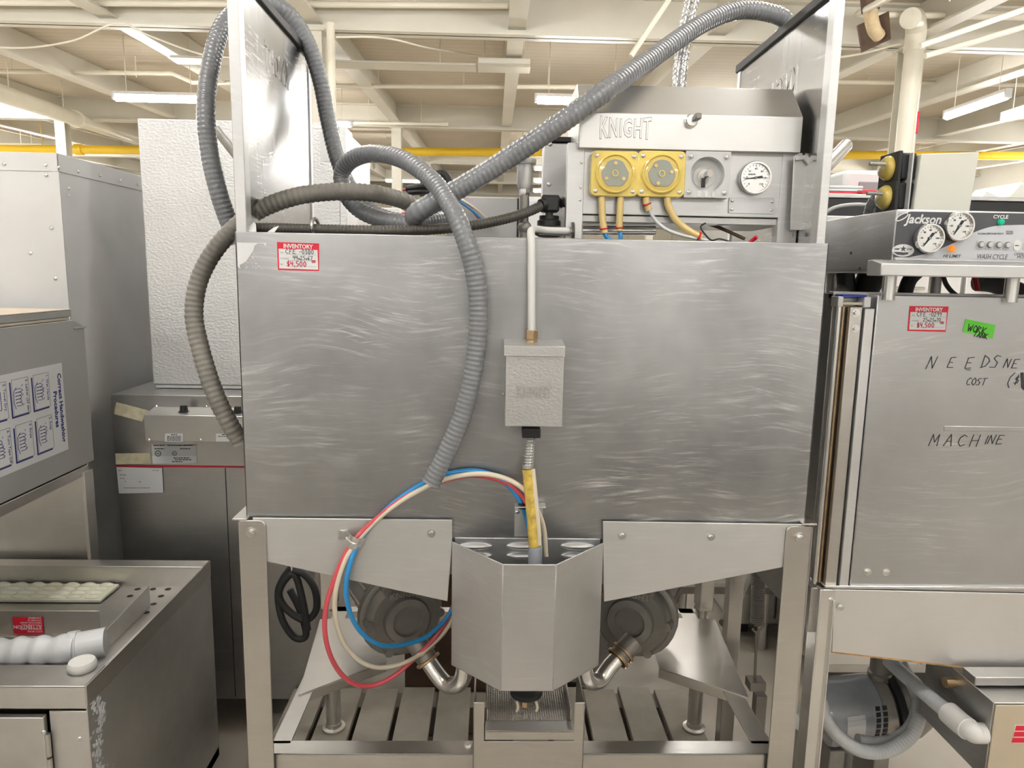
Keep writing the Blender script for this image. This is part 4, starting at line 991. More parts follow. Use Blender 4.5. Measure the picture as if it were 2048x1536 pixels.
# inner partitions
def part_wall(name, pts, mat='bintop', th=(0, .002, 0)):
    return G().slab(pts, th).build(name, mat, bn, bevel=.0006)
yfw = Z(100, 1312, dp).y; yrw = Z(100, 1266, dp).y
w0 = Y(196, 1275, yfw); w1 = X(297, 1171, w0.x)
part_wall('divider', [(w0.x, yfw, dp), (w0.x, w1.y, dp), (w0.x, w1.y, w1.z), (w0.x, yfw, w0.z)], 'bin', (.002, 0, 0))
zf_ = Y(0, 1268, yfw).z
part_wall('splash_front', [(BL, yfw, dp), (w0.x, yfw, dp), (w0.x, yfw, w0.z), (BL, yfw, zf_)])
q1 = Y(198, 1222, yrw); zr_ = Y(100, 1224, yrw).z
part_wall('splash_rear', [(BL, yrw, dp), (q1.x, yrw, dp), (q1.x, yrw, q1.z), (BL, yrw, zr_)])
a, b = Y(25, 1234, q1.y-.001), Y(88, 1267, q1.y-.001)
sg = G().box(a.x, b.x, q1.y-.0018, q1.y-.0006, b.z, a.z).build('warning_label', 'lred', bn, smooth=0, label='red warning label printed upside down')
G().text('ATTENTION', (b.x-.003, q1.y-.0018, a.z-.022), (-1, 0, 0), (0, 0, -1), .0125, .0004, bold=.02).build('warning_heading', 'paper', sg, smooth=0)
lt = G()
for k, s_ in enumerate(('AVIS-COUPER L\'ALI-', 'MENTATION AVANT', 'D\'OUVRIR CE', 'COUVERCLE')): lt.text(s_, (b.x-.003, q1.y-.0018, a.z-.020+.0062*(k+0.2)), (-1, 0, 0), (0, 0, -1), .0056, .0004)
for k, s_ in enumerate(('OPENING THIS COVER.', 'SUPPLY BEFORE')): lt.text(s_, (b.x-.003, q1.y-.0018, a.z-.0300-.0062*k), (-1, 0, 0), (0, 0, -1), .0052, .0004)
lt.build('warning_lines', 'paper', sg, smooth=0)
# white pipe and cap
pv = thing('drain_trap', 'white plastic corrugated drain pipe lying in the bin', 'pipe', tuple(Z(100, 1330, BZ-.06)))
pts = [Z(x, y, BZ-.036) for x, y in ((-60, 1312), (0, 1308), (60, 1304), (110, 1302), (150, 1298))]
P = resample(spl(pts, 16), .004)
G().tube(P, lambda i: .034*(1+.10*math.sin(i*.55)), 20).build('corrugated_run', 'pvc', pv)
a, b = Z(146, 1297, BZ-.042), Z(214, 1284, BZ-.036)
G().tube([a, a.lerp(b, .5), b], .035, 20).build('end_socket', 'pvc', pv)
G().tube([a-(b-a)*.1, a+(b-a)*.18], .040, 20).build('socket_ring', 'pvc', pv)
q = Z(165, 1338, BZ)
G().lathe([(.026, .0006), (.028, .003), (.028, .014), (.025, .020), (.020, .021), (.008, .018), (0, .0185)], (q.x, q.y, BZ), ZU, 32).build('plastic_cap', 'cappl', None, label='round white plastic cap resting on the bin rim', cat='cap')
# grey housing with the poster, standing on the bin's back wall
HX = -1.176; HY1 = .675
hs = thing('dispenser_housing', 'grey dispenser housing with hand washing poster on its side', 'dispenser', (-1.45, .5, BZ))
z0 = X(172, 928, HX).z; z1 = X(172, 652, HX).z; z2 = X(146, 640, HX).z
yc = X(146, 640, HX).y; HY1 = X(172, 700, HX).y
hp = G().prism([(-.55, z0), (HY1, z0), (HY1, z1), (yc, z2), (-.55, z2)], 'x', -1.75, HX); hpo = hp.build('housing', 'lid', hs, bevel=.0015)
G().box(HX-.010, HX+.004, yc, HY1+.006, z1-.004, z1+.0).build('corner_clip', 'dark', hs, bevel=.001)
G().box(-1.75, HX-.004, -.55, yc-.01, z2+.001, z2+.010).build('cream_gasket', 'putty', hs, bevel=.002)
G().box(-1.752, HX-.001, -.55, yc-.004, z2+.010, z2+.028).build('lid_edge', 'dark', hs, bevel=.001)
G().box(-1.75, HX-.001, -.55, yc-.004, z2+.028, z2+.031).build('lid_top', 'lidtop', hs, bevel=.001)
bz0 = X(178, 1132, HX).z
G().box(-1.75, HX, HY1-.035, HY1-.030, bz0, z0).build('back_splash', 'bintop', hs, bevel=.001)
G().box(HX-.004, HX+.006, HY1-.065, HY1-.02, bz0, z0-.02).build('back_post', 'bintop', hs, bevel=.001)
g = G(); g.box(-1.75, HX, -.55, HY1-.03, z0-.032, z0-.004); g.build('lower_frame', 'bintop', hs, bevel=.002)
# poster on the housing side, turned a quarter
pa, pb, pc, pd = X(131, 722, HX), X(128, 900, HX), X(-60, 980, HX), X(-60, 770, HX)
py1 = (pa.y+pb.y)/2; pz1 = X(131, 724, HX).z; pz0 = X(128, 902, HX).z
py0 = py1-(pz1-pz0)*1.29
po_ = G().box(HX, HX+.0008, py0, py1, pz0, pz1).build('poster', 'paper', hs, smooth=0, label='white hand washing instruction poster turned sideways')
PU, PW = V((0, 0, -1)), V((0, 1, 0)); OX = HX+.0008
H_ = pz1-pz0; L_ = py1-py0
def pp(u, v): return V((OX, py1-v*L_, pz1-u*H_))      # u across the reading direction, v down the sheet
G().text('Correct Handwashing', pp(.5, .075), PU, PW, H_*.088, .0004, align='CENTER', bold=.03).text('Procedures', pp(.5, .15), PU, PW, H_*.088, .0004, align='CENTER', bold=.03).build('poster_heading', 'inkblue', po_, smooth=0)
fr_, tx, sk_, sh = G(), G(), G(), G()
caps = ('1. Wet Hands', '2. Soap', '3. Lather (20 sec.)', '4. Rinse', '5. Towel Dry', '6. Turn Taps Off')
def line(g, pts, w):
    for a, b in zip(pts, pts[1:]):
        d = (b-a).normalized(); q = d.cross(V((1, 0, 0)))*w; g.slab([a-q, b-q, b+q, a+q], (.0004, 0, 0))
for k in range(6):
    r, c = k//2, k % 2; u0, v0 = .07+c*.47, .20+r*.265; u1, v1 = u0+.37, v0+.20
    line(fr_, [pp(u0, v0), pp(u1, v0), pp(u1, v1), pp(u0, v1), pp(u0, v0)], .0006)
    sh.slab([pp(u0+.02, v1+.012), pp(u1+.015, v1+.012), pp(u1+.015, v1+.028), pp(u0+.02, v1+.028)], (.0004, 0, 0)); sh.slab([pp(u1+.004, v0+.02), pp(u1+.02, v0+.02), pp(u1+.02, v1+.028), pp(u1+.004, v1+.028)], (.0004, 0, 0))
    tx.text(caps[k], pp(u0+.02, v0+.035), PU, PW, H_*.050, .0004)
    um, vm = (u0+u1)/2, v0+.12
    if k == 4:
        line(sk_, [pp(um-.09, vm-.05), pp(um+.09, vm-.05), pp(um+.09, vm+.06), pp(um-.09, vm+.06), pp(um-.09, vm-.05)], .0008); line(sk_, [pp(um-.05, vm+.0), pp(um+.05, vm+.0), pp(um+.05, vm+.03)], .0008)
    else:
        for j in range(5):      # a drawn hand: palm and fingers
            o_ = -.08+j*.035
            line(sk_, [pp(um+o_, vm+.05), pp(um+o_-.005, vm-.01), pp(um+o_+.02, vm-.035-.012*math.sin(j+k)), pp(um+o_+.035, vm-.01), pp(um+o_+.03, vm+.04)], .0007)
        line(sk_, [pp(um-.10, vm+.03), pp(um-.06, vm+.065), pp(um+.06, vm+.068), pp(um+.12, vm+.05)], .0008)
        for j in range(3): line(sk_, [pp(um-.12+.1*j, vm-.05+.02*(k % 2)), pp(um-.10+.1*j, vm-.03)], .0006)
fr_.build('poster_frames', 'inkgrey', po_, smooth=0, kind='stuff'); sh.build('poster_shadows', 'inkblue', po_, smooth=0, kind='stuff'); tx.build('poster_captions', 'inkblue', po_, smooth=0, kind='stuff'); sk_.build('poster_drawings', 'inkblue', po_, smooth=0, kind='stuff')

# tall aluminium cabinet
AX, AY = -1.243, .80
az = Y(105, 306, AY).z
ac = thing('aluminium_cabinet', 'tall pale aluminium cabinet at far left behind the bin', 'cabinet', (-1.8, 1.6, FZ))
G().box(-2.6, AX, AY, 2.6, FZ+.05, az-.003).build('cabinet_body', 'alumpaint', ac, bevel=.002)
tz = Y(60, 342, AY).z
G().box(-2.6, AX+.003, AY-.003, AY, tz, az).build('front_trim', 'alumpaint', ac, bevel=.001)
G().box(AX, AX+.003, AY-.003, 2.6, tz, az).build('side_trim', 'alumpaint', ac, bevel=.001)
G().box(AX-.018, AX+.002, AY-.002, AY+.001, FZ+.05, tz).build('corner_strip', 'alumpaint', ac, bevel=.001)
y2 = X(224, 620, AX).y
G().box(AX, AX+.0015, AY+.004, y2, FZ+.05, tz-.002).build('side_panel', 'alumpaint', ac, bevel=.0006)
for i, q in enumerate(((9, 328), (91, 330), (92, 350), (61, 506), (111, 557), (103, 456))): inst('rivet', SCREW, Y(*q, AY-(.003 if i < 2 else 0)), ac, scale=1.4)
for q in ((117, 335), (156, 343), (200, 351), (240, 361), (275, 369), (137, 377), (137, 391), (176, 836), (177, 850), (181, 890), (182, 904)): inst('rivet', SCREW, X(*q, AX+(.003 if q[1] < 372 else .0015)), ac, rot=FACE_X, scale=1.3)
# oven with ice machine on top
OY = .86
ox0, ox1, oz1 = Y(221, 792, OY).x, Y(633, 1300, OY).x, Y(300, 790, OY).z
oz0 = Y(460, 1399, OY).z
ov = thing('convection_oven', 'dark stainless oven cabinet with stickers behind the bin', 'oven', ((ox0+ox1)/2, OY+.35, FZ))
rz = Y(300, 931, OY).z
G().box(ox0, ox1, OY, OY+.75, rz, oz1).build('upper_body', 'oven', ov, bevel=.002)
G().box(ox0+.004, ox1, OY+.002, OY+.75, oz0, rz-.004).build('lower_body', 'dark', ov, bevel=.002)
G().box(ox0+.002, ox1, OY-.0015, OY+.02, rz-.004, rz).build('red_trim', 'redbox', ov)
sx = Y(462, 1200, OY).x
G().box(sx-.001, sx+.001, OY+.0, OY+.003, oz0+.01, rz-.006).build('door_seam', 'darkgap', ov)
for x in (ox0+.05, ox1-.05):
    for y in (OY+.06, OY+.68): G().cyl((x, y, FZ), (x, y, oz0), .02, n=12).build('leg', 'black', ov)
a, b = Y(287, 830, OY-.075), Y(520, 885, OY-.075)
cbx = G().prism([(OY-.075, b.z), (OY-.075, a.z), (OY, a.z+.012), (OY, b.z)], 'x', a.x, b.x).build('control_housing', 'oven2', ov, bevel=.0015)
for px in (368, 476):
    q = Y(px, 826, OY-.04); G().lathe([(.016, 0), (.016, .002), (.012, .003), (.010, .020), (0, .021)], (q.x, OY-.04, a.z+.004), ZU, 16).build('knob', 'black', cbx)
for q in ((298, 880), (401, 880)): inst('screw', SCREW, Y(*q, OY-.075), cbx, scale=1.2)
for q in ((313, 813), (413, 814)): inst('screw', SCREW, Y(*q, OY), ov, scale=1.3)
def card(parent, name, quad, y, mat, label=None):
    P = [Y(*q, y) for q in quad]; return G().slab(P, (0, -.0006, 0)).build(name, mat, parent, smooth=0, label=label)
card(ov, 'faded_label', ((233, 804), (298, 821), (284, 843), (228, 828)), OY-.0005, 'yel_paper', 'faded yellow tag stuck at an angle')
c1 = card(ov, 'rating_plate', ((303, 889), (393, 889), (395, 927), (306, 928)), OY-.0005, 'gplast')
P = [Y(*q, OY-.0012) for q in ((304, 912), (394, 912), (395, 926), (306, 927))]; G().slab(P, (0, -.0003, 0)).build('plate_lower', 'paper', c1, smooth=0)
for px, r in ((316, .0095), (349, .0075)):
    q = Y(px, 907, OY-.0015); G().lathe([(r, 0), (r, .0003), (r*.78, .0003), (r*.78, 0), (r, 0)], q, (0, -1, 0), 20, False).build('mark_ring', 'ink', c1); G().text('UL', q+V((-r*.5, -.0004, -r*.3)), XU, ZU, r*.85, .0002, bold=.03).build('mark_letters', 'ink', c1, smooth=0)
lt = G()
for px, py, w_ in ((307, 890, 22), (335, 890, 52), (309, 896.5, 20), (360, 896.5, 22), (347, 915, 32), (350, 918.5, 34), (344, 922.5, 22)): dashes(px, py, w_, 1.8, OY-.0016, lt)
lt.build('plate_print', 'ink', c1, smooth=0, kind='stuff')
card(ov, 'yellowed_sticker', ((231, 907), (300, 906), (303, 927), (232, 929)), OY-.0005, 'yel_paper', 'peeling yellowed sticker')
c2 = card(ov, 'service_card', ((233, 934), (324, 936), (327, 985), (238, 987)), OY-.0012, 'paper', 'white service card')
lt = G()
for px, py, w_ in ((236, 940, 8), (239, 949, 14), (240, 956, 9), (249, 962, 4), (277, 963, 5), (248, 975, 52), (305, 940, 12)): dashes(px, py, w_, 1.5, OY-.002, lt)
lt.build('card_print', 'inkgrey', c2, smooth=0, kind='stuff')
for px, nl in ((330, 4), (432, 1)):
    c3 = card(cbx, 'caution_label', ((px, 867), (px+36, 867), (px+36, 883), (px, 883)), OY-.0755, 'paper')
    lt = dashes(px+12, 868.6, 12, 1.7, OY-.0766)
    for k in range(nl): dashes(px+4, 872.2+2.6*k, 28, 1.3, OY-.0766, lt)
    lt.build('label_print', 'ink', c3, smooth=0, kind='stuff')
IY = .98
iz0 = oz1+.001; ix0 = Y(306, 770, IY).x; ix1_ = Y(678, 300, IY).x; izt = Y(300, 237, IY).z
im = thing('ice_machine', 'pale stucco-finish ice machine head standing on the oven', 'ice machine', ((ix0+ix1_)/2, IY+.3, iz0))
G().box(ix0, ix1_, IY, IY+.56, iz0+.012, izt).build('cabinet_shell', 'ice', im, bevel=.004)
G().box(ix0+.006, ix1_-.006, IY+.006, IY+.55, iz0, iz0+.012).build('base_plinth', 'iceside', im, bevel=.002)
P = [Y(672, 252, IY-.001), Y(695, 250, IY+.0), Y(725, 335, IY+.12), Y(725, 440, IY+.12), Y(700, 460, IY)]
G().prism([(IY, izt-.01), (IY+.10, izt-.01), (IY+.16, izt-.13), (IY+.16, iz0+.012), (IY, iz0+.012)], 'x', ix1_, ix1_+.022).build('side_shroud', 'iceside', im, bevel=.002)
lb = card(im, 'spec_label', ((640, 262), (665, 262), (665, 323), (642, 323)), IY-.0005, 'paper')
# dark tube leaning behind the hose and the black cable hanks
G().tube([Y(433, 260, .62), Y(500, 345, .50), Y(560, 420, .42)], .012, 12).build('steel_conduit', 'hosed', None, label='dark metal tube leaning behind the raised left door', cat='pipe')
ck = thing('cable_hank', 'coiled black cable hanging under the left apron', 'cable', tuple(Y(600, 1280, .70)))
for i, pts in enumerate(([(585, 1132, .70), (565, 1160, .70), (556, 1190, .70), (565, 1240, .69), (590, 1275, .69), (612, 1270, .69), (600, 1220, .70), (580, 1180, .70)], [(585, 1140, .68), (610, 1150, .68), (630, 1180, .68), (632, 1220, .68), (610, 1240, .68), (575, 1220, .68), (558, 1190, .68), (570, 1160, .68), (590, 1150, .68), (605, 1200, .67), (615, 1260, .67)])):
    G().tube(spl(ys(pts), 10), .0105, 10).build('cable_loop', 'rubber', ck)
G().tube(spl(ys([(588, 1105, .68), (583, 1135, .68), (590, 1155, .68)]), 6), .003, 6).build('tie', 'gplast', ck)
# ================================================================== RIGHT SIDE: neighbouring dish machine
RY = .05
nm_ = thing('dish_machine', 'narrower dish machine at right with dark control panel and marker writing on its door', 'dish machine', (1.1, .35, FZ))
RXE = 1.50
px0 = Y(1745, 700, RY).x; pz1, pz0_ = Y(1800, 590, RY).z, Y(1800, 1172, RY).z
dpn = G().box(px0, RXE, RY, RY+.03, pz0_, pz1).build('front_door', 'panel', nm_, bevel=.0025)
G().box(px0+.16, px0+.34, RY-.0012, RY+.001, Y(1900, 862, RY).z, Y(1900, 852, RY).z).build('door_dent', 'panel', dpn, bevel=.0025)
# door track: rod, bar with bolts, edge channel
def vbar(pxa, pxb, py, y, z0, z1, mat, name, parent, dep=.012):
    a, b = Y(pxa, py, y), Y(pxb, py, y); return G().box(a.x, b.x, y, y+dep, z0, z1).build(name, mat, parent, bevel=.0015)
tz1 = Y(1715, 592, RY).z; tz0 = Y(1690, 1172, RY).z
tr_ = vbar(1672, 1747, 640, RY+.028, tz0, tz1-.004, 'dark', 'door_track', nm_, .02)
p = Y(1678, 640, RY+.01); G().cyl((p.x, RY+.014, tz0), (p.x, RY+.014, tz1-.02), .0055, n=14).build('guide_rod', 'bright', tr_)
p = Y(1690, 640, RY+.01); G().cyl((p.x, RY+.020, tz0), (p.x, RY+.020, tz1-.02), .004, n=12).build('lift_rod', 'brass', tr_)
br2 = vbar(1699, 1723, 640, RY+.002, tz0, Y(1710, 614, RY).z, 'frame', 'track_bar', tr_, .012)
vbar(1729, 1748, 640, RY-.003, tz0, Y(1740, 617, RY).z, 'alum', 'edge_channel', tr_, .030)
for q in ((1711, 626), (1710, 657)): inst('bolt', BOLT, Y(*q, RY+.002), br2, scale=.8)
for pxa, pxb in ((1676, 1687), (1729, 1742)): vbar(pxa, pxb, 605, RY-.001, Y(1700, 614, RY).z, Y(1700, 593, RY).z, 'wplast', 'plastic_block', tr_, .03)
a, b = Y(1688, 604, RY), Y(1728, 611, RY); G().box(a.x, b.x, RY+.004, RY+.02, b.z, a.z).build('putty_spacer', 'putty', tr_, bevel=.002)
a, b = Y(1685, 589, RY), Y(1733, 594, RY); G().box(a.x, b.x, RY-.002, RY+.03, b.z, a.z).build('blue_tape', 'bluetape', tr_, bevel=.001)
G().box(.672, .676, RY+.03, RY+.60, tz0-.02, pz1).build('side_wall', 'dark', nm_, bevel=.001)
G().box(.672, RXE, RY+.03, RY+.05, pz1-.01, pz1+.004).build('hood_rim', 'alum', nm_, bevel=.001)
for q in ((1735, 1143), (1772, 1144)): inst('bolt', BOLT, Y(*q, RY), dpn, scale=.85)
# marker writing and stickers on the door
u_ = (Y(2040, 727, RY)-Y(1855, 735, RY)).normalized(); w_ = ZU
wr = G()
def mk(txt, px, py, hpx, adv=1.0, pen=1.0, jit=.05):
    o = Y(px, py, RY-.0003); sz = hpx*(1.37/FPX); wr.strokes(txt, o, XU, (.22, 0, 1), sz, .00075*pen, adv, jit)
mk('N', 1852, 738, 26); mk('VE', 1886, 735, 22, .55); mk('E_', 1928, 737, 24, .2); mk('DS', 1960, 735, 26, .9); mk('NE', 2006, 736, 19, 1.0)
mk('COST', 1931, 770, 15, .85, .8); mk('(', 2012, 772, 26, .8); mk('$', 2026, 768, 18, .8)
mk('MACH', 1857, 892, 26, 1.22); mk('INE', 1968, 888, 20, 1.0)
wr.build('marker_writing', 'ink', dpn, smooth=0, kind='stuff')
G().slab([Y(*q, RY-.0003) for q in ((2041, 745), (2047, 745), (2049, 782), (2043, 776))], (0, -.0004, 0)).build('marker_blot', 'ink', dpn, smooth=0)
sticker(dpn, (1819, 612), (1897, 613), (1891, 664), (1815, 662), RY-.0002, ('CFE -0299', '25x23x70', '$4,500'))
gt = G().slab([Y(*q, RY-.0002) for q in ((1931, 638), (1991, 650), (1985, 677), (1925, 664))], (0, -.0006, 0)).build('green_tag', 'lgreen', dpn, smooth=0, label='bright green sticker with black scribble')
G().strokes('WORK', Y(1934, 661, RY-.0009), (1, 0, -.2), (.2, 0, 1), .013, .0008, .85).strokes('TANK', Y(1946, 672, RY-.0009), (1, 0, -.2), (.2, 0, 1), .010, .0007, .85).build('tag_scribble', 'ink', gt, smooth=0)
# control head
CY = -.02
hx0 = Y(1786, 520, CY).x
zt1, zt0 = Y(1850, 419, CY).z, Y(1850, 522, CY).z
hd = G().prism(rrect(hx0, RXE, zt0-.022, zt1, .004), 'y', CY+.004, .56).build('control_head', 'panel', nm_, bevel=.003)
x_l = Y(1783, 520, CY).x
fpoly = [(hx0+.002, zt0), (RXE, zt0), (RXE, zt1-.002), (hx0+.026, zt1-.002), (hx0+.012, zt1-.008), (hx0+.005, zt1-.020)]
fpz = G().prism(fpoly, 'y', CY-.002, CY+.006).build('panel_frame', 'alum', hd, bevel=.002)
ov_ = [Y(*q, CY-.0024) for q in ((1786, 514), (1793, 445), (1798, 433), (1808, 426), (1822, 423), (2120, 428), (2120, 522))]
fc = G().slab(ov_, (0, -.0006, 0)).build('panel_overlay', 'slate', hd, smooth=0)
cv = spl([Y(*q, CY-.0031) for q in ((1812, 516), (1860, 505), (1905, 487), (1945, 466), (1985, 453), (2030, 450), (2120, 449))], 8)+[Y(2120, 521, CY-.0031)]
G().slab(cv, (0, -.0003, 0)).build('panel_swoosh', 'pale', fc, smooth=0)
ty = CY-.0034
def ptx(name, s_, px, py, size, mat, shear=0, bold=0, align='LEFT', ws=1.0):
    G().text(s_, Y(px, py, ty), XU, ZU, size, .0003, bold=bold, shear=shear, align=align, wscale=ws).build(name, mat, fc, smooth=0)
ptx('maker_name', 'Jackson', 1811, 446, .0225, 'paper', .25, .025, ws=.95)
G().tube([Y(1804, 434, ty)+V((.010*math.cos(t)+.003*math.sin(t), 0, .0062*math.sin(t)+.0035*math.cos(t))) for t in [math.radians(a) for a in range(40, 395, 15)]], .0011, 6).build('logo_ring', 'paper', fc)
q = Y(1806, 501, ty); g = G().prism([(q.x+.0205*math.cos(2*math.pi*k/32), q.z+.0112*math.sin(2*math.pi*k/32)) for k in range(32)], 'y', q.y-.0004, q.y); eo = g.build('badge', 'paper', fc, smooth=0)
q = q+V((0, -.0005, .003))
sp_ = [(q.x+(.0062 if k % 2 == 0 else .0024)*math.sin(math.pi*k/5), q.z+(.0062 if k % 2 == 0 else .0024)*math.cos(math.pi*k/5)) for k in range(10)]
G().prism(sp_, 'y', q.y-.0003, q.y).build('badge_star', 'slate', eo, smooth=0)
G().text('TEMP', (q.x-.0175, q.y, q.z-.002), XU, ZU, .0042, .0003, shear=.2, bold=.02).text('STAR', (q.x+.006, q.y, q.z-.002), XU, ZU, .0042, .0003, shear=.2, bold=.02).build('badge_letters', 'slate', eo, smooth=0)
G().slab([q+V((x, 0, z)) for x, z in ((-.018, -.006), (-.008, -.0055), (.002, -.0065), (.010, -.006), (.0095, -.0095), (.0, -.0115), (-.010, -.0105))], (0, -.0003, 0)).build('badge_swoosh', 'slate', eo, smooth=0)
gauge(hd, Y(1852, 477, CY-.003), .0262, 235, name='temperature_gauge'); gauge(hd, Y(1911, 453, CY-.003), .0262, 240, name='temperature_gauge')
ptx('cycle_word', 'CYCLE', 2001, 437, .0088, 'paper', 0, .03, 'CENTER', 1.05)
ptx('limit_words', 'HI LIMIT', 1903, 515, .0078, 'slate', .2, .02, 'CENTER', 1.15)
ptx('cycle_words', 'WASH CYCLE', 1983, 518, .0125, 'slate', .25, .0, 'CENTER', .74)
ptx('mode_words', 'OPERATION', 2027, 511, .0074, 'slate', .2, 0); ptx('mode_word', 'MODE', 2033, 517, .0078, 'slate', .2, 0)
for px, s_ in ((1965, 'NORMAL'), (1983, 'MEDIUM'), (2000, 'HEAVY'), (2019, 'HEAVY')): ptx('button_word', s_, px, 469, .0043, 'slate', 0, .01, 'CENTER')
ptx('button_word', 'EXTRA', 2019, 465, .0043, 'slate', 0, .01, 'CENTER')
for px, m_ in ((2001, 'green'), (1903, 'orange')):
    q = Y(px, 444 if px > 1950 else 498, ty); G().lathe([(.0058, 0), (.0056, .002), (.0046, .003), (.0046, .005), (0, .0060)], q, (0, -1, 0), 18).build('indicator_lamp', m_, hd)
for k in range(4):
    q = Y(1961+17.6*k, 489+.4*k, ty)
    bt = G().prism(rrect(q.x-.0072, q.x+.0072, q.z-.0085, q.z+.0085, .004), 'y', q.y-.001, q.y).build('button_pad', 'gplast', hd)
    G().lathe([(.0062, .001), (.0062, .003), (.0048, .003), (.0048, .002), (.0042, .0045), (0, .0047)], q, (0, -1, 0), 18).build('button', 'inkgrey', bt)
    G().lathe([(.0045, .0046), (0, .005)], q, (0, -1, 0), 18).build('button_face', 'pale', bt)
for k in range(2):
    q = Y(2034+19*k, 491, ty); o = G().prism(rrect(q.x-.0068, q.x+.0068, q.z-.0098, q.z+.0098, .0062), 'y', q.y-.0012, q.y).build('oval_button', 'wplast', hd, bevel=.0004)
    dashes(2030+19*k, 490, 8, 2, q.y-.0014).build('button_print', 'slate', o, smooth=0)
lz0, lz1 = Y(1850, 553, CY-.03).z, Y(1850, 528, CY-.03).z
G().prism([(CY-.03, lz0), (CY-.03, lz1), (CY+.003, zt0+.001), (CY+.02, zt0), (CY+.02, lz0)], 'x', Y(1762, 540, CY-.03).x, RXE).build('head_ledge', 'alum', nm_, bevel=.002)
for q in ((1702, 506), (1720, 537)): G().cyl(X(q[0], q[1], hx0), X(q[0], q[1], hx0)+V((-.001, 0, 0)), .003, n=10).build('side_hole', 'black', hd)
for px in (1787, 2035): 
    p = Y(px, 570, .03); G().cyl((p.x, .045, pz1-.01), (p.x, .045, lz0+.01), .0125, n=16).build('support_post', 'bright', nm_)
for px, y in ((1662, .45), (1870, .40)):
    p = Y(px, 570, y); G().cyl((p.x, y, pz1-.05), (p.x, y, zt0), .014, n=16).build('rear_post', 'dark', nm_)
# tank below the door
a = Y(1668, 1180, RY-.006); zA = Y(1850, 1178, RY-.006).z
P = [Y(*q, RY-.006) for q in ((1668, 1179), (2160, 1190), (2160, 1360), (2000, 1343), (1664, 1304))]
tk_ = G().slab(P, (0, .004, 0)).build('tank_front', 'tank', nm_, bevel=.001)
G().slab([Y(*q, RY-.0065) for q in ((1664, 1303), (2000, 1342), (2000, 1345), (1664, 1306))], (0, .003, 0)).build('rusty_edge', 'rust', tk_, smooth=0)
G().box(a.x-.02, RXE, RY-.007, RY+.04, zA+.0, zA+.006).build('tank_lip', 'bright', nm_, bevel=.0015)
for q in ((1662, 1199), (1681, 1214)): inst('bolt', BOLT, Y(*q, RY-.010), tk_, scale=.75)
G().box(.665, RXE, RY, RY+.58, zA-.10, zA-.002).build('tank_body', 'dark', nm_, bevel=.001)
l0, l1 = Y(1628, 1200, RY-.01), Y(1668, 1200, RY-.01)
lg = G(); lg.box(l0.x+.012, l1.x, RY-.012, RY-.009, FZ, zA); lg.box(l0.x+.010, l0.x+.014, RY-.012, RY+.03, FZ, zA); lg.box(l1.x-.006, l1.x-.002, RY-.020, RY-.010, FZ, zA-.02)
lg.build('leg', 'bright', nm_, bevel=.002)
p = Z(1455, 1500, FZ); 
for x, y in ((.70, .58),): G().box(x-.02, x+.02, y-.02, y+.02, FZ, zA).build('rear_leg', 'frame', nm_, bevel=.002)
# motor and pump of the neighbour
mc = thing('pump_motor', 'grey cylindrical pump motor with cooling slots under the right machine', 'motor', (.93, .40, FZ))
MY = .36
m0, m1 = Y(1640, 1425, MY), Y(1772, 1410, MY-.01); ax = (m1-m0).normalized(); R = .083
G().lathe([(R*.6, -.012), (R*.96, 0), (R, .01), (R, (m1-m0).length*.78), (R*.96, (m1-m0).length*.80)], m0, ax, 32).build('motor_shell', 'hosel', mc)
G().lathe([(R*.97, 0), (R*.97, .028), (R*.9, .034)], m0+ax*(m1-m0).length*.80, ax, 32).build('end_bell', 'castl', mc)
G().lathe([(R*1.05, 0), (R*1.05, .016)], m0+ax*((m1-m0).length*.80+.036), ax, 32).build('clamp_band', 'rubber', mc)
G().lathe([(R*.98, 0), (R*1.08, .012), (R*1.0, .04), (R*.8, .07), (R*.3, .075)], m0+ax*((m1-m0).length*.80+.052), ax, 32).build('pump_casing', 'cast', mc)
for i in range(8):
    for k in range(2):
        t = math.radians(-32+i*9.5); q = m0+ax*((m1-m0).length*(.63+.10*k)); n_ = V((0, -math.cos(t), -math.sin(t)))
        q = q+n_*(R+.0004); s1, s2 = ax*.0055, V((0, math.sin(t), -math.cos(t)))*.0052
        G().slab([q-s1-s2, q+s1-s2, q+s1+s2, q-s1+s2], n_*.0008).build('cooling_slot', 'darkgap', mc, smooth=0)
t0 = math.radians(10)
q = m0+ax*.03; lab = G()
for k in range(6):
    ta, tb = math.radians(-25+k*8), math.radians(-17+k*8)
    pa_, pb_ = [V((0, -math.cos(t), -math.sin(t)))*(R+.0008) for t in (ta, tb)]
    lab.slab([q+pa_, q+ax*.045+pa_, q+ax*.045+pb_, q+pb_], pa_*.008)
lab.build('motor_plate', 'paper', mc, smooth=0)
G().box(m1.x-.012, m1.x+.012, m1.y-R-.012, m1.y-R+.02, m1.z-.035, m1.z-.012).build('terminal_block', 'putty', mc, bevel=.003)
for x in (m0.x+.03, m1.x-.02): G().box(x-.02, x+.02, MY-.05, MY+.05, FZ, m0.z-R*.9).build('motor_foot', 'cast', mc, bevel=.003)
q = Y(1762, 1330, MY); G().lathe([(.024, -.03), (.03, -.028), (.03, .0), (.026, .004), (.026, .06)], (q.x, MY, q.z-.02), ZU, 20).build('outlet_union', 'cast', mc)
hose('flexible_conduit', 'pale conduit loop hanging in front of the right motor, inner ring', [(1800, 1325, .30), (1825, 1370, .27), (1836, 1410, .25), (1825, 1450, .23), (1795, 1478, .22), (1755, 1487, .22), (1715, 1482, .22)], .0165, 'conduit', .008, .04)
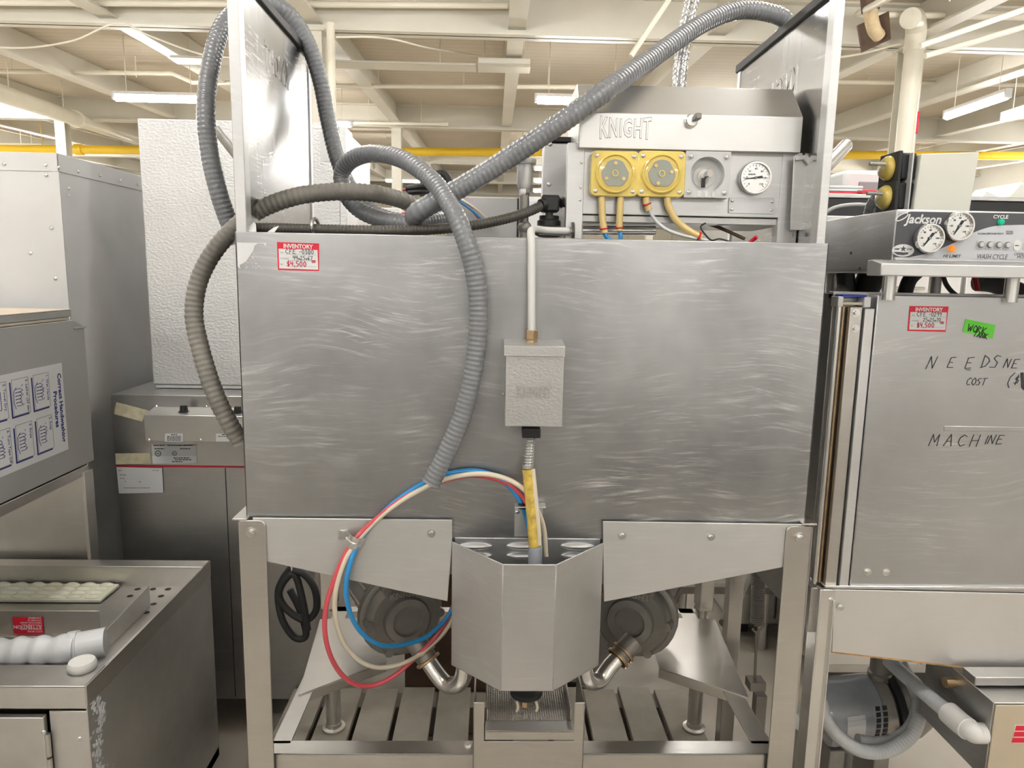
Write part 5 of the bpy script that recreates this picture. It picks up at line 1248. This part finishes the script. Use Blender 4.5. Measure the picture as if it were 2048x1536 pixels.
hose('flexible_conduit', 'pale conduit loop hanging in front of the right motor, outer ring', [(1838, 1405, .235), (1836, 1440, .20), (1815, 1478, .185), (1770, 1502, .18), (1720, 1500, .18), (1675, 1470, .18), (1650, 1435, .18), (1640, 1400, .20)], .0165, 'conduit', .008, .04)
t = thing('cable_elbow', 'pale liquid-tight conduit with elbow entering the tan control cabinet', 'conduit', tuple(Y(1955, 1470, .10)))
# tan cabinet at the right edge
KX, KZ = Y(1988, 1405, -.06).x, Y(1988, 1405, -.06).z
kyb = X(1843, 1400, KX).y; kz0 = X(1880, 1470, KX).z
kb = G().box(KX, 1.52, -.06, kyb, kz0, KZ).build('control_cabinet', 'dark', nm_, bevel=.002)
G().box(KX+.002, 1.52, -.064, -.0605, kz0+.01, KZ-.004).build('cabinet_front', 'tan', kb, bevel=.001)
G().box(KX+.20, 1.50, .04, kyb-.02, KZ, zA-.10).build('hanger_bracket', 'dark', nm_, bevel=.001)
e0 = X(1956, 1466, KX-.012)
ribbed([X(1778, 1322, KX-.035), X(1815, 1356, KX-.035), X(1860, 1395, KX-.035), X(1905, 1432, KX-.032)], .0165, .008, .03).build('conduit_run', 'conduit', t)
G().tube([X(1897, 1425, KX-.032), X(1918, 1444, KX-.030), X(1936, 1458, KX-.028)], .023, 20).build('compression_nut', 'wplast', t)
G().tube(spl([X(1930, 1453, KX-.029), X(1944, 1463, KX-.026), e0+V((-.006, 0, 0)), e0+V((.012, 0, 0))], 5), .020, 20).build('elbow', 'wplast', t)
a, b = Y(2030, 1450, -.0645), Y(2075, 1486, -.0645)
lbk = G().box(a.x, b.x, -.0648, -.0641, b.z, a.z).build('logo_plate', 'paper', kb, smooth=0)
for k in range(3):
    h = (a.z-b.z)/3; lbk_ = G().slab([(a.x+.002-.0015*k, -.0649, a.z-k*h-.0012), (b.x, -.0649, a.z-k*h-.0012), (b.x, -.0649, a.z-(k+1)*h+.0012), (a.x+.001-.0015*k, -.0649, a.z-(k+1)*h+.0012)], (0, -.0003, 0)).build('logo_stripe', 'lred', kb, smooth=0)
G().cyl(X(1908, 1365, KX+.0)+V((0, 0, 0)), X(1908, 1365, KX)+V((-.02, 0, 0)), .011, n=14).build('gland', 'brass', kb)
a, b = Y(1945, 1349, .0), Y(2100, 1367, .0); G().box(a.x, 1.50, -.01, .03, b.z, a.z).build('mount_rail', 'dark', nm_, bevel=.002)
# round drum behind the cabinet
q = Z(1880, 1560, FZ); G().lathe([(.001, FZ), (.13, FZ), (.14, FZ+.02), (.14, FZ+.17), (.12, FZ+.19), (0, FZ+.195)], (1.06, .62, 0), ZU, 32).build('steel_drum', 'dark', None, label='low dark drum on the floor behind the tan cabinet', cat='drum')
# white box with dosing pumps on the control head
wx0, wx1 = Y(1827, 410, .06).x, Y(1945, 410, .06).x
wzt = Y(1890, 302, .06).z
wbx = thing('dispenser_box', 'plain cream box with side dosing pumps on top of the right machine', 'box', ((wx0+wx1)/2, .1, zt1))
G().prism([(wx0, zt1+.001), (wx1-.004, zt1+.001), (wx1+.002, wzt), (wx0+.006, wzt-.006)], 'y', .06, .155).build('box_shell', 'cwhite', wbx, bevel=.002)
for k, (y0_, py) in enumerate(((340, 0), (395, 1))):
    c = Y(1815, (338, 396)[k], .10)
    G().box(wx0-.026, wx0+.004, .07, .135, c.z-.024, c.z+.026).build('pump_motor_block', 'black', wbx, bevel=.004)
    G().box(wx0-.034, wx0-.026, .066, .135, c.z-.029, c.z+.029).build('pump_flange', 'rubber', wbx, bevel=.002)
    G().lathe([(.024, 0), (.024, .004), (.018, .012), (.010, .014), (0, .0145)], (wx0-.034, .10, c.z), (-1, 0, 0), 24).build('pump_dome', 'ypump', wbx)
    G().cyl((wx0-.055, .075, c.z+.004), (wx0-.085, .075, c.z+.004), .0035, n=10).build('thumb_screw', 'cast', wbx)
G().box(wx0-.012, wx0-.009, .058, .145, zt1+.001, wzt-.004).build('mount_plate', 'gplast', wbx, bevel=.001)
hose('flexible_conduit', 'grey ribbed conduit arching beside the cream box', [(1738, 432, .20), (1745, 408, .19), (1762, 388, .18), (1785, 376, .16), (1803, 374, .14)], .0125, 'hosel', .008, .08)
ctube('white_cable', 'thin white cable arching in front of the dark hood behind', [(1640, 432, .25), (1670, 415, .25), (1710, 409, .26), (1745, 412, .27), (1765, 420, .28)], 'pvc', .0042)
G().tube([V((Y(1590, 400, .24).x, .22, HT-.03)), Y(1600, 388, .24), Y(1640, 345, .30), Y(1692, 291, .42)], .0155, 18).build('steel_pipe_end', 'castl', None, label='open steel pipe end pointing up right of the raised door', cat='pipe')
# ================================================================== BACKGROUND EQUIPMENT
# dark stainless hood behind the right machine, with goods on top
bh = thing('exhaust_cabinet', 'dark stainless cabinet with sloping top far behind the right machine', 'cabinet', (2.4, 1.8, FZ))
a, b = Y(1640, 398, 1.55), Y(1790, 396, 1.55); zz0 = Y(1700, 445, 1.55).z
G().box(1.02, 3.6, 1.45, 2.2, FZ+.06, Y(1700, 432, 1.45).z).build('cabinet_body', 'dark', bh, bevel=.003)
zt_ = Y(1700, 432, 1.45).z
G().box(1.0, 3.62, 1.55, 2.2, zt_, Y(1700, 396, 1.55).z).build('cabinet_top', 'black', bh, bevel=.003)
G().box(1.0, 3.62, 1.54, 2.22, Y(1700, 396, 1.55).z, Y(1700, 388, 1.55).z).build('top_edge', 'dark', bh, bevel=.002)
for x in (1.08, 3.54): G().box(x-.03, x+.03, 1.5, 1.56, FZ, FZ+.06).build('foot', 'black', bh)
ztp = Y(1700, 388, 1.55).z
cr = thing('tool_case', 'grey plastic case on top of the dark cabinet by the right column', 'case', tuple(Y(1740, 385, 1.8)))
a, b = Y(1690, 348, 1.75), Y(1790, 384, 1.75)
G().box(a.x, b.x, 1.75, 2.1, ztp+.001, a.z+.02).build('case_shell', 'gplast', cr, bevel=.02)
G().box(a.x+.06, b.x-.02, 1.743, 1.751, ztp+.03, a.z-.03).build('case_window', 'inkgrey', cr, bevel=.008)
q = Y(1712, 390, 1.62); 
G().box(q.x-.02, q.x+.16, 1.58, 1.72, ztp+.001, ztp+.022).build('red_tray', 'redbox', None, bevel=.004, label='flat red tray beside the grey case', cat='tray')
q = Y(1662, 390, 1.62)
for k in range(3): G().box(q.x-.03, q.x+.11, 1.58, 1.70, ztp+.001+.012*k, ztp+.012+.012*k).build('folded_cloth', ('redbox', 'paper', 'paper')[k], None, bevel=.003, label=('red cloth at the bottom of the small pile on the dark cabinet', 'middle white cloth of the small pile on the dark cabinet', 'top white cloth of the small pile on the dark cabinet')[k], cat='cloth')
# plastic-wrapped goods by the bright windows
for i, (p0, p1, m_, lb) in enumerate((((1885, 404), (1935, 432), 'alum', 'low wrapped bundle right of the cream box'), ((1952, 386), (1997, 432), 'cwhite', 'taller wrapped carton right of the cream box'))):
    a, b = Y(*p0, 2.0), Y(*p1, 2.0); bb = Y(*p1, 2.0).z
    zz_ = zt_+.15
    G().prism([(a.x-.02, ztp+.001), (b.x+.01, ztp+.001), (b.x-.01, a.z+.01), ((a.x+b.x)/2, a.z+.03), (a.x+.03, a.z-.01)], 'y', 1.80, 2.1).build('wrapped_bundle' if i == 0 else 'wrapped_carton', m_, None, bevel=.01, label=lb, cat='package')
# fittings seen between head and hood of the right machine
fm = thing('rinse_manifold', 'black rinse manifold and hoses inside the top of the right machine', 'manifold', (1.0, .40, pz1-.05))
G().tube(spl(ys([(1690, 545, .30), (1692, 575, .30), (1690, 600, .30)]), 5), .020, 14).build('valve_body', 'black', fm)
G().ball(Y(1684, 582, .28), .016, 8).build('valve_knob', 'cast', fm)
G().tube(spl(ys([(1752, 535, .30), (1740, 560, .30), (1722, 596, .32)]), 6), .030, 14).build('fat_hose', 'rubber', fm)
G().tube(spl(ys([(1838, 540, .28), (1818, 562, .28), (1806, 600, .28)]), 6), .016, 14).build('hose', 'rubber', fm)
G().tube(spl(ys([(1884, 545, .25), (1893, 570, .25), (1912, 590, .25), (1935, 597, .25)]), 6), .005, 10).build('thin_hose', 'black', fm)
G().tube(ys([(1946, 540, .3), (1955, 580, .3)]), .006, 8).build('red_lever', 'lred', fm)
G().tube(spl(ys([(1955, 562, .35), (1990, 566, .35), (2035, 585, .35)]), 6), .024, 14).build('fat_hose', 'rubber', fm)
G().box(.68, 1.49, .36, .40, pz1-.10, pz1-.08).build('manifold_rail', 'dark', fm, bevel=.002)
bc = thing('background_cabinet', 'row of stainless cabinet doors seen through the gap in the right machine', 'cabinet', (1.9, 1.1, FZ))
G().box(1.2, 3.0, 1.05, 1.44, FZ+.08, Y(1850, 540, 1.05).z+.12).build('cabinet_body', 'oven2', bc, bevel=.003)
for k in range(5):
    x = 1.22+k*.355; d_ = G().box(x, x+.34, 1.035, 1.05, FZ+.12, Y(1850, 540, 1.05).z+.06).build('cabinet_door', 'tank', bc, bevel=.003)
    z = Y(1850, 577, 1.03).z; G().tube([(x+.06, 1.035, z), (x+.06, 1.012, z), (x+.20, 1.012, z), (x+.20, 1.035, z)], .006, 8).build('handle', 'bright', d_)
# legs and sloped pipe seen through the right frame gap
G().tube(ys([(1502, 1130, .78), (1450, 1248, .60)]), .0185, 16).build('drain_hose', 'hosed', None, label='grey drain tube sloping behind the right apron', cat='hose')
sp1 = thing('door_spring', 'dark coil spring with hook, rod and block right of the frame', 'spring', tuple(Y(1515, 1385, .45)))
s0, s1 = Y(1517, 1140, .45), Y(1514, 1246, .45)
G().tube(helix(s0, s1, .0155, 24, 12), .0032, 6).build('coil', 'cast', sp1)
G().tube(spl(ys([(1528, 1246, .45), (1524, 1256, .45), (1512, 1264, .45), (1505, 1258, .45)]), 5), .003, 8).build('hook', 'cast', sp1)
G().tube(ys([(1513, 1262, .45), (1510, 1357, .45)]), .0038, 8).build('rod', 'cast', sp1)
q = Y(1511, 1366, .45); G().box(q.x-.022, q.x+.022, .43, .47, q.z-.014, q.z+.012).build('end_block', 'cast', sp1, bevel=.002)
G().box(q.x-.03, .70, .44, .46, q.z-.03, q.z-.014).build('foot_bar', 'cast', sp1, bevel=.002)
G().box(q.x+.0, q.x+.03, .435, .465, FZ, q.z-.03).build('spring_foot', 'cast', sp1, bevel=.002)
tb = thing('work_table', 'stainless work table legs seen behind the right frame gap', 'table', (1.0, 1.6, FZ))
G().box(.55, 1.16, 1.30, 1.44, .68, .72).build('table_top', 'tank', tb, bevel=.003)
for x in (.62, .78, 1.12): G().cyl((x, 1.37, FZ), (x, 1.37, .68), .02, n=14).build('leg', 'oven2', tb)
G().box(.55, 1.16, 1.35, 1.39, .10, .13).build('stretcher', 'cast', tb, bevel=.002)
# timber blocks and floor clutter behind the pallet
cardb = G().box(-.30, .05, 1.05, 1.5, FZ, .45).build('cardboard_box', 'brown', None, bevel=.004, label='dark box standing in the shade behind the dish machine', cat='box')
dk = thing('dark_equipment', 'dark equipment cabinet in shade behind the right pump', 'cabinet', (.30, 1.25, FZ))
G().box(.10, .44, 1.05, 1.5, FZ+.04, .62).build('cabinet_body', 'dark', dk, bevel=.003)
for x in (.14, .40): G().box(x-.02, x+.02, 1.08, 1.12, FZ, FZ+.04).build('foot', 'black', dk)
# far machinery beyond the hoses
for i, (pa, pb, y, m_, lb) in enumerate((((1048, 392), (1100, 478), 1.9, 'alum', 'pale machine with blue label behind the vacuum breaker'), ((745, 415), (800, 478), 2.2, 'wplast', 'white appliance behind the sloping hoses'))):
    a, b = Y(*pa, y), Y(*pb, y); t = thing('far_machine', lb, 'appliance', ((a.x+b.x)/2, y+.25, FZ))
    G().box(a.x, b.x, y, y+.5, FZ+.06, a.z).build('machine_body', m_, t, bevel=.004)
    G().box(a.x+.02, a.x+(b.x-a.x)*.7, y-.003, y, a.z-.06, a.z-.02).build('machine_label', 'hosel' if i else 'pale', t, bevel=.001)
    for x in (a.x+.03, b.x-.03): G().box(x-.015, x+.015, y+.05, y+.10, FZ, FZ+.06).build('foot', 'black', t)
a, b = Y(801, 425, 1.6), Y(816, 446, 1.6)
G().lathe([(.018, FZ), (.018, a.z-.01), (.012, a.z)], ((a.x+b.x)/2, 1.6, 0), ZU, 14).build('red_post', 'redbox', None, label='red post between the loops of hose', cat='post')

# ------------------------------------------------------------------ cabinets added out of view to darken the reflections in the steel
for x0, x1, h, lb in ((-2.7, -1.05, .95, 'wide low unseen cabinet added to darken reflections, left one'), (-.85, .55, 1.35, 'middle unseen cabinet added to darken reflections'), (.95, 2.5, .95, 'low unseen cabinet added to darken reflections, right one')):
    t = thing('unseen_cabinet', lb, 'cabinet', ((x0+x1)/2, -2.75, FZ)); ya = -2.35
    G().box(x0, x1, ya-.8, ya, FZ+.08, FZ+h).build('cabinet_body', 'dark', t, bevel=.004)
    for k in range(2):
        w = (x1-x0)/2; d_ = G().box(x0+w*k+.01, x0+w*(k+1)-.01, ya, ya+.02, FZ+.12, FZ+h-.06).build('cabinet_door', 'dark', t, bevel=.003)
        xh = x0+w*k+.08; G().tube([(xh, ya+.02, FZ+h*.6), (xh, ya+.06, FZ+h*.6), (xh, ya+.06, FZ+h*.75), (xh, ya+.02, FZ+h*.75)], .008, 8).build('handle', 'bright', d_)
    for x in (x0+.06, x1-.06):
        for y in (ya-.74, ya-.06): G().cyl((x, y, FZ), (x, y, FZ+.08), .025, n=10).build('foot', 'black', t)
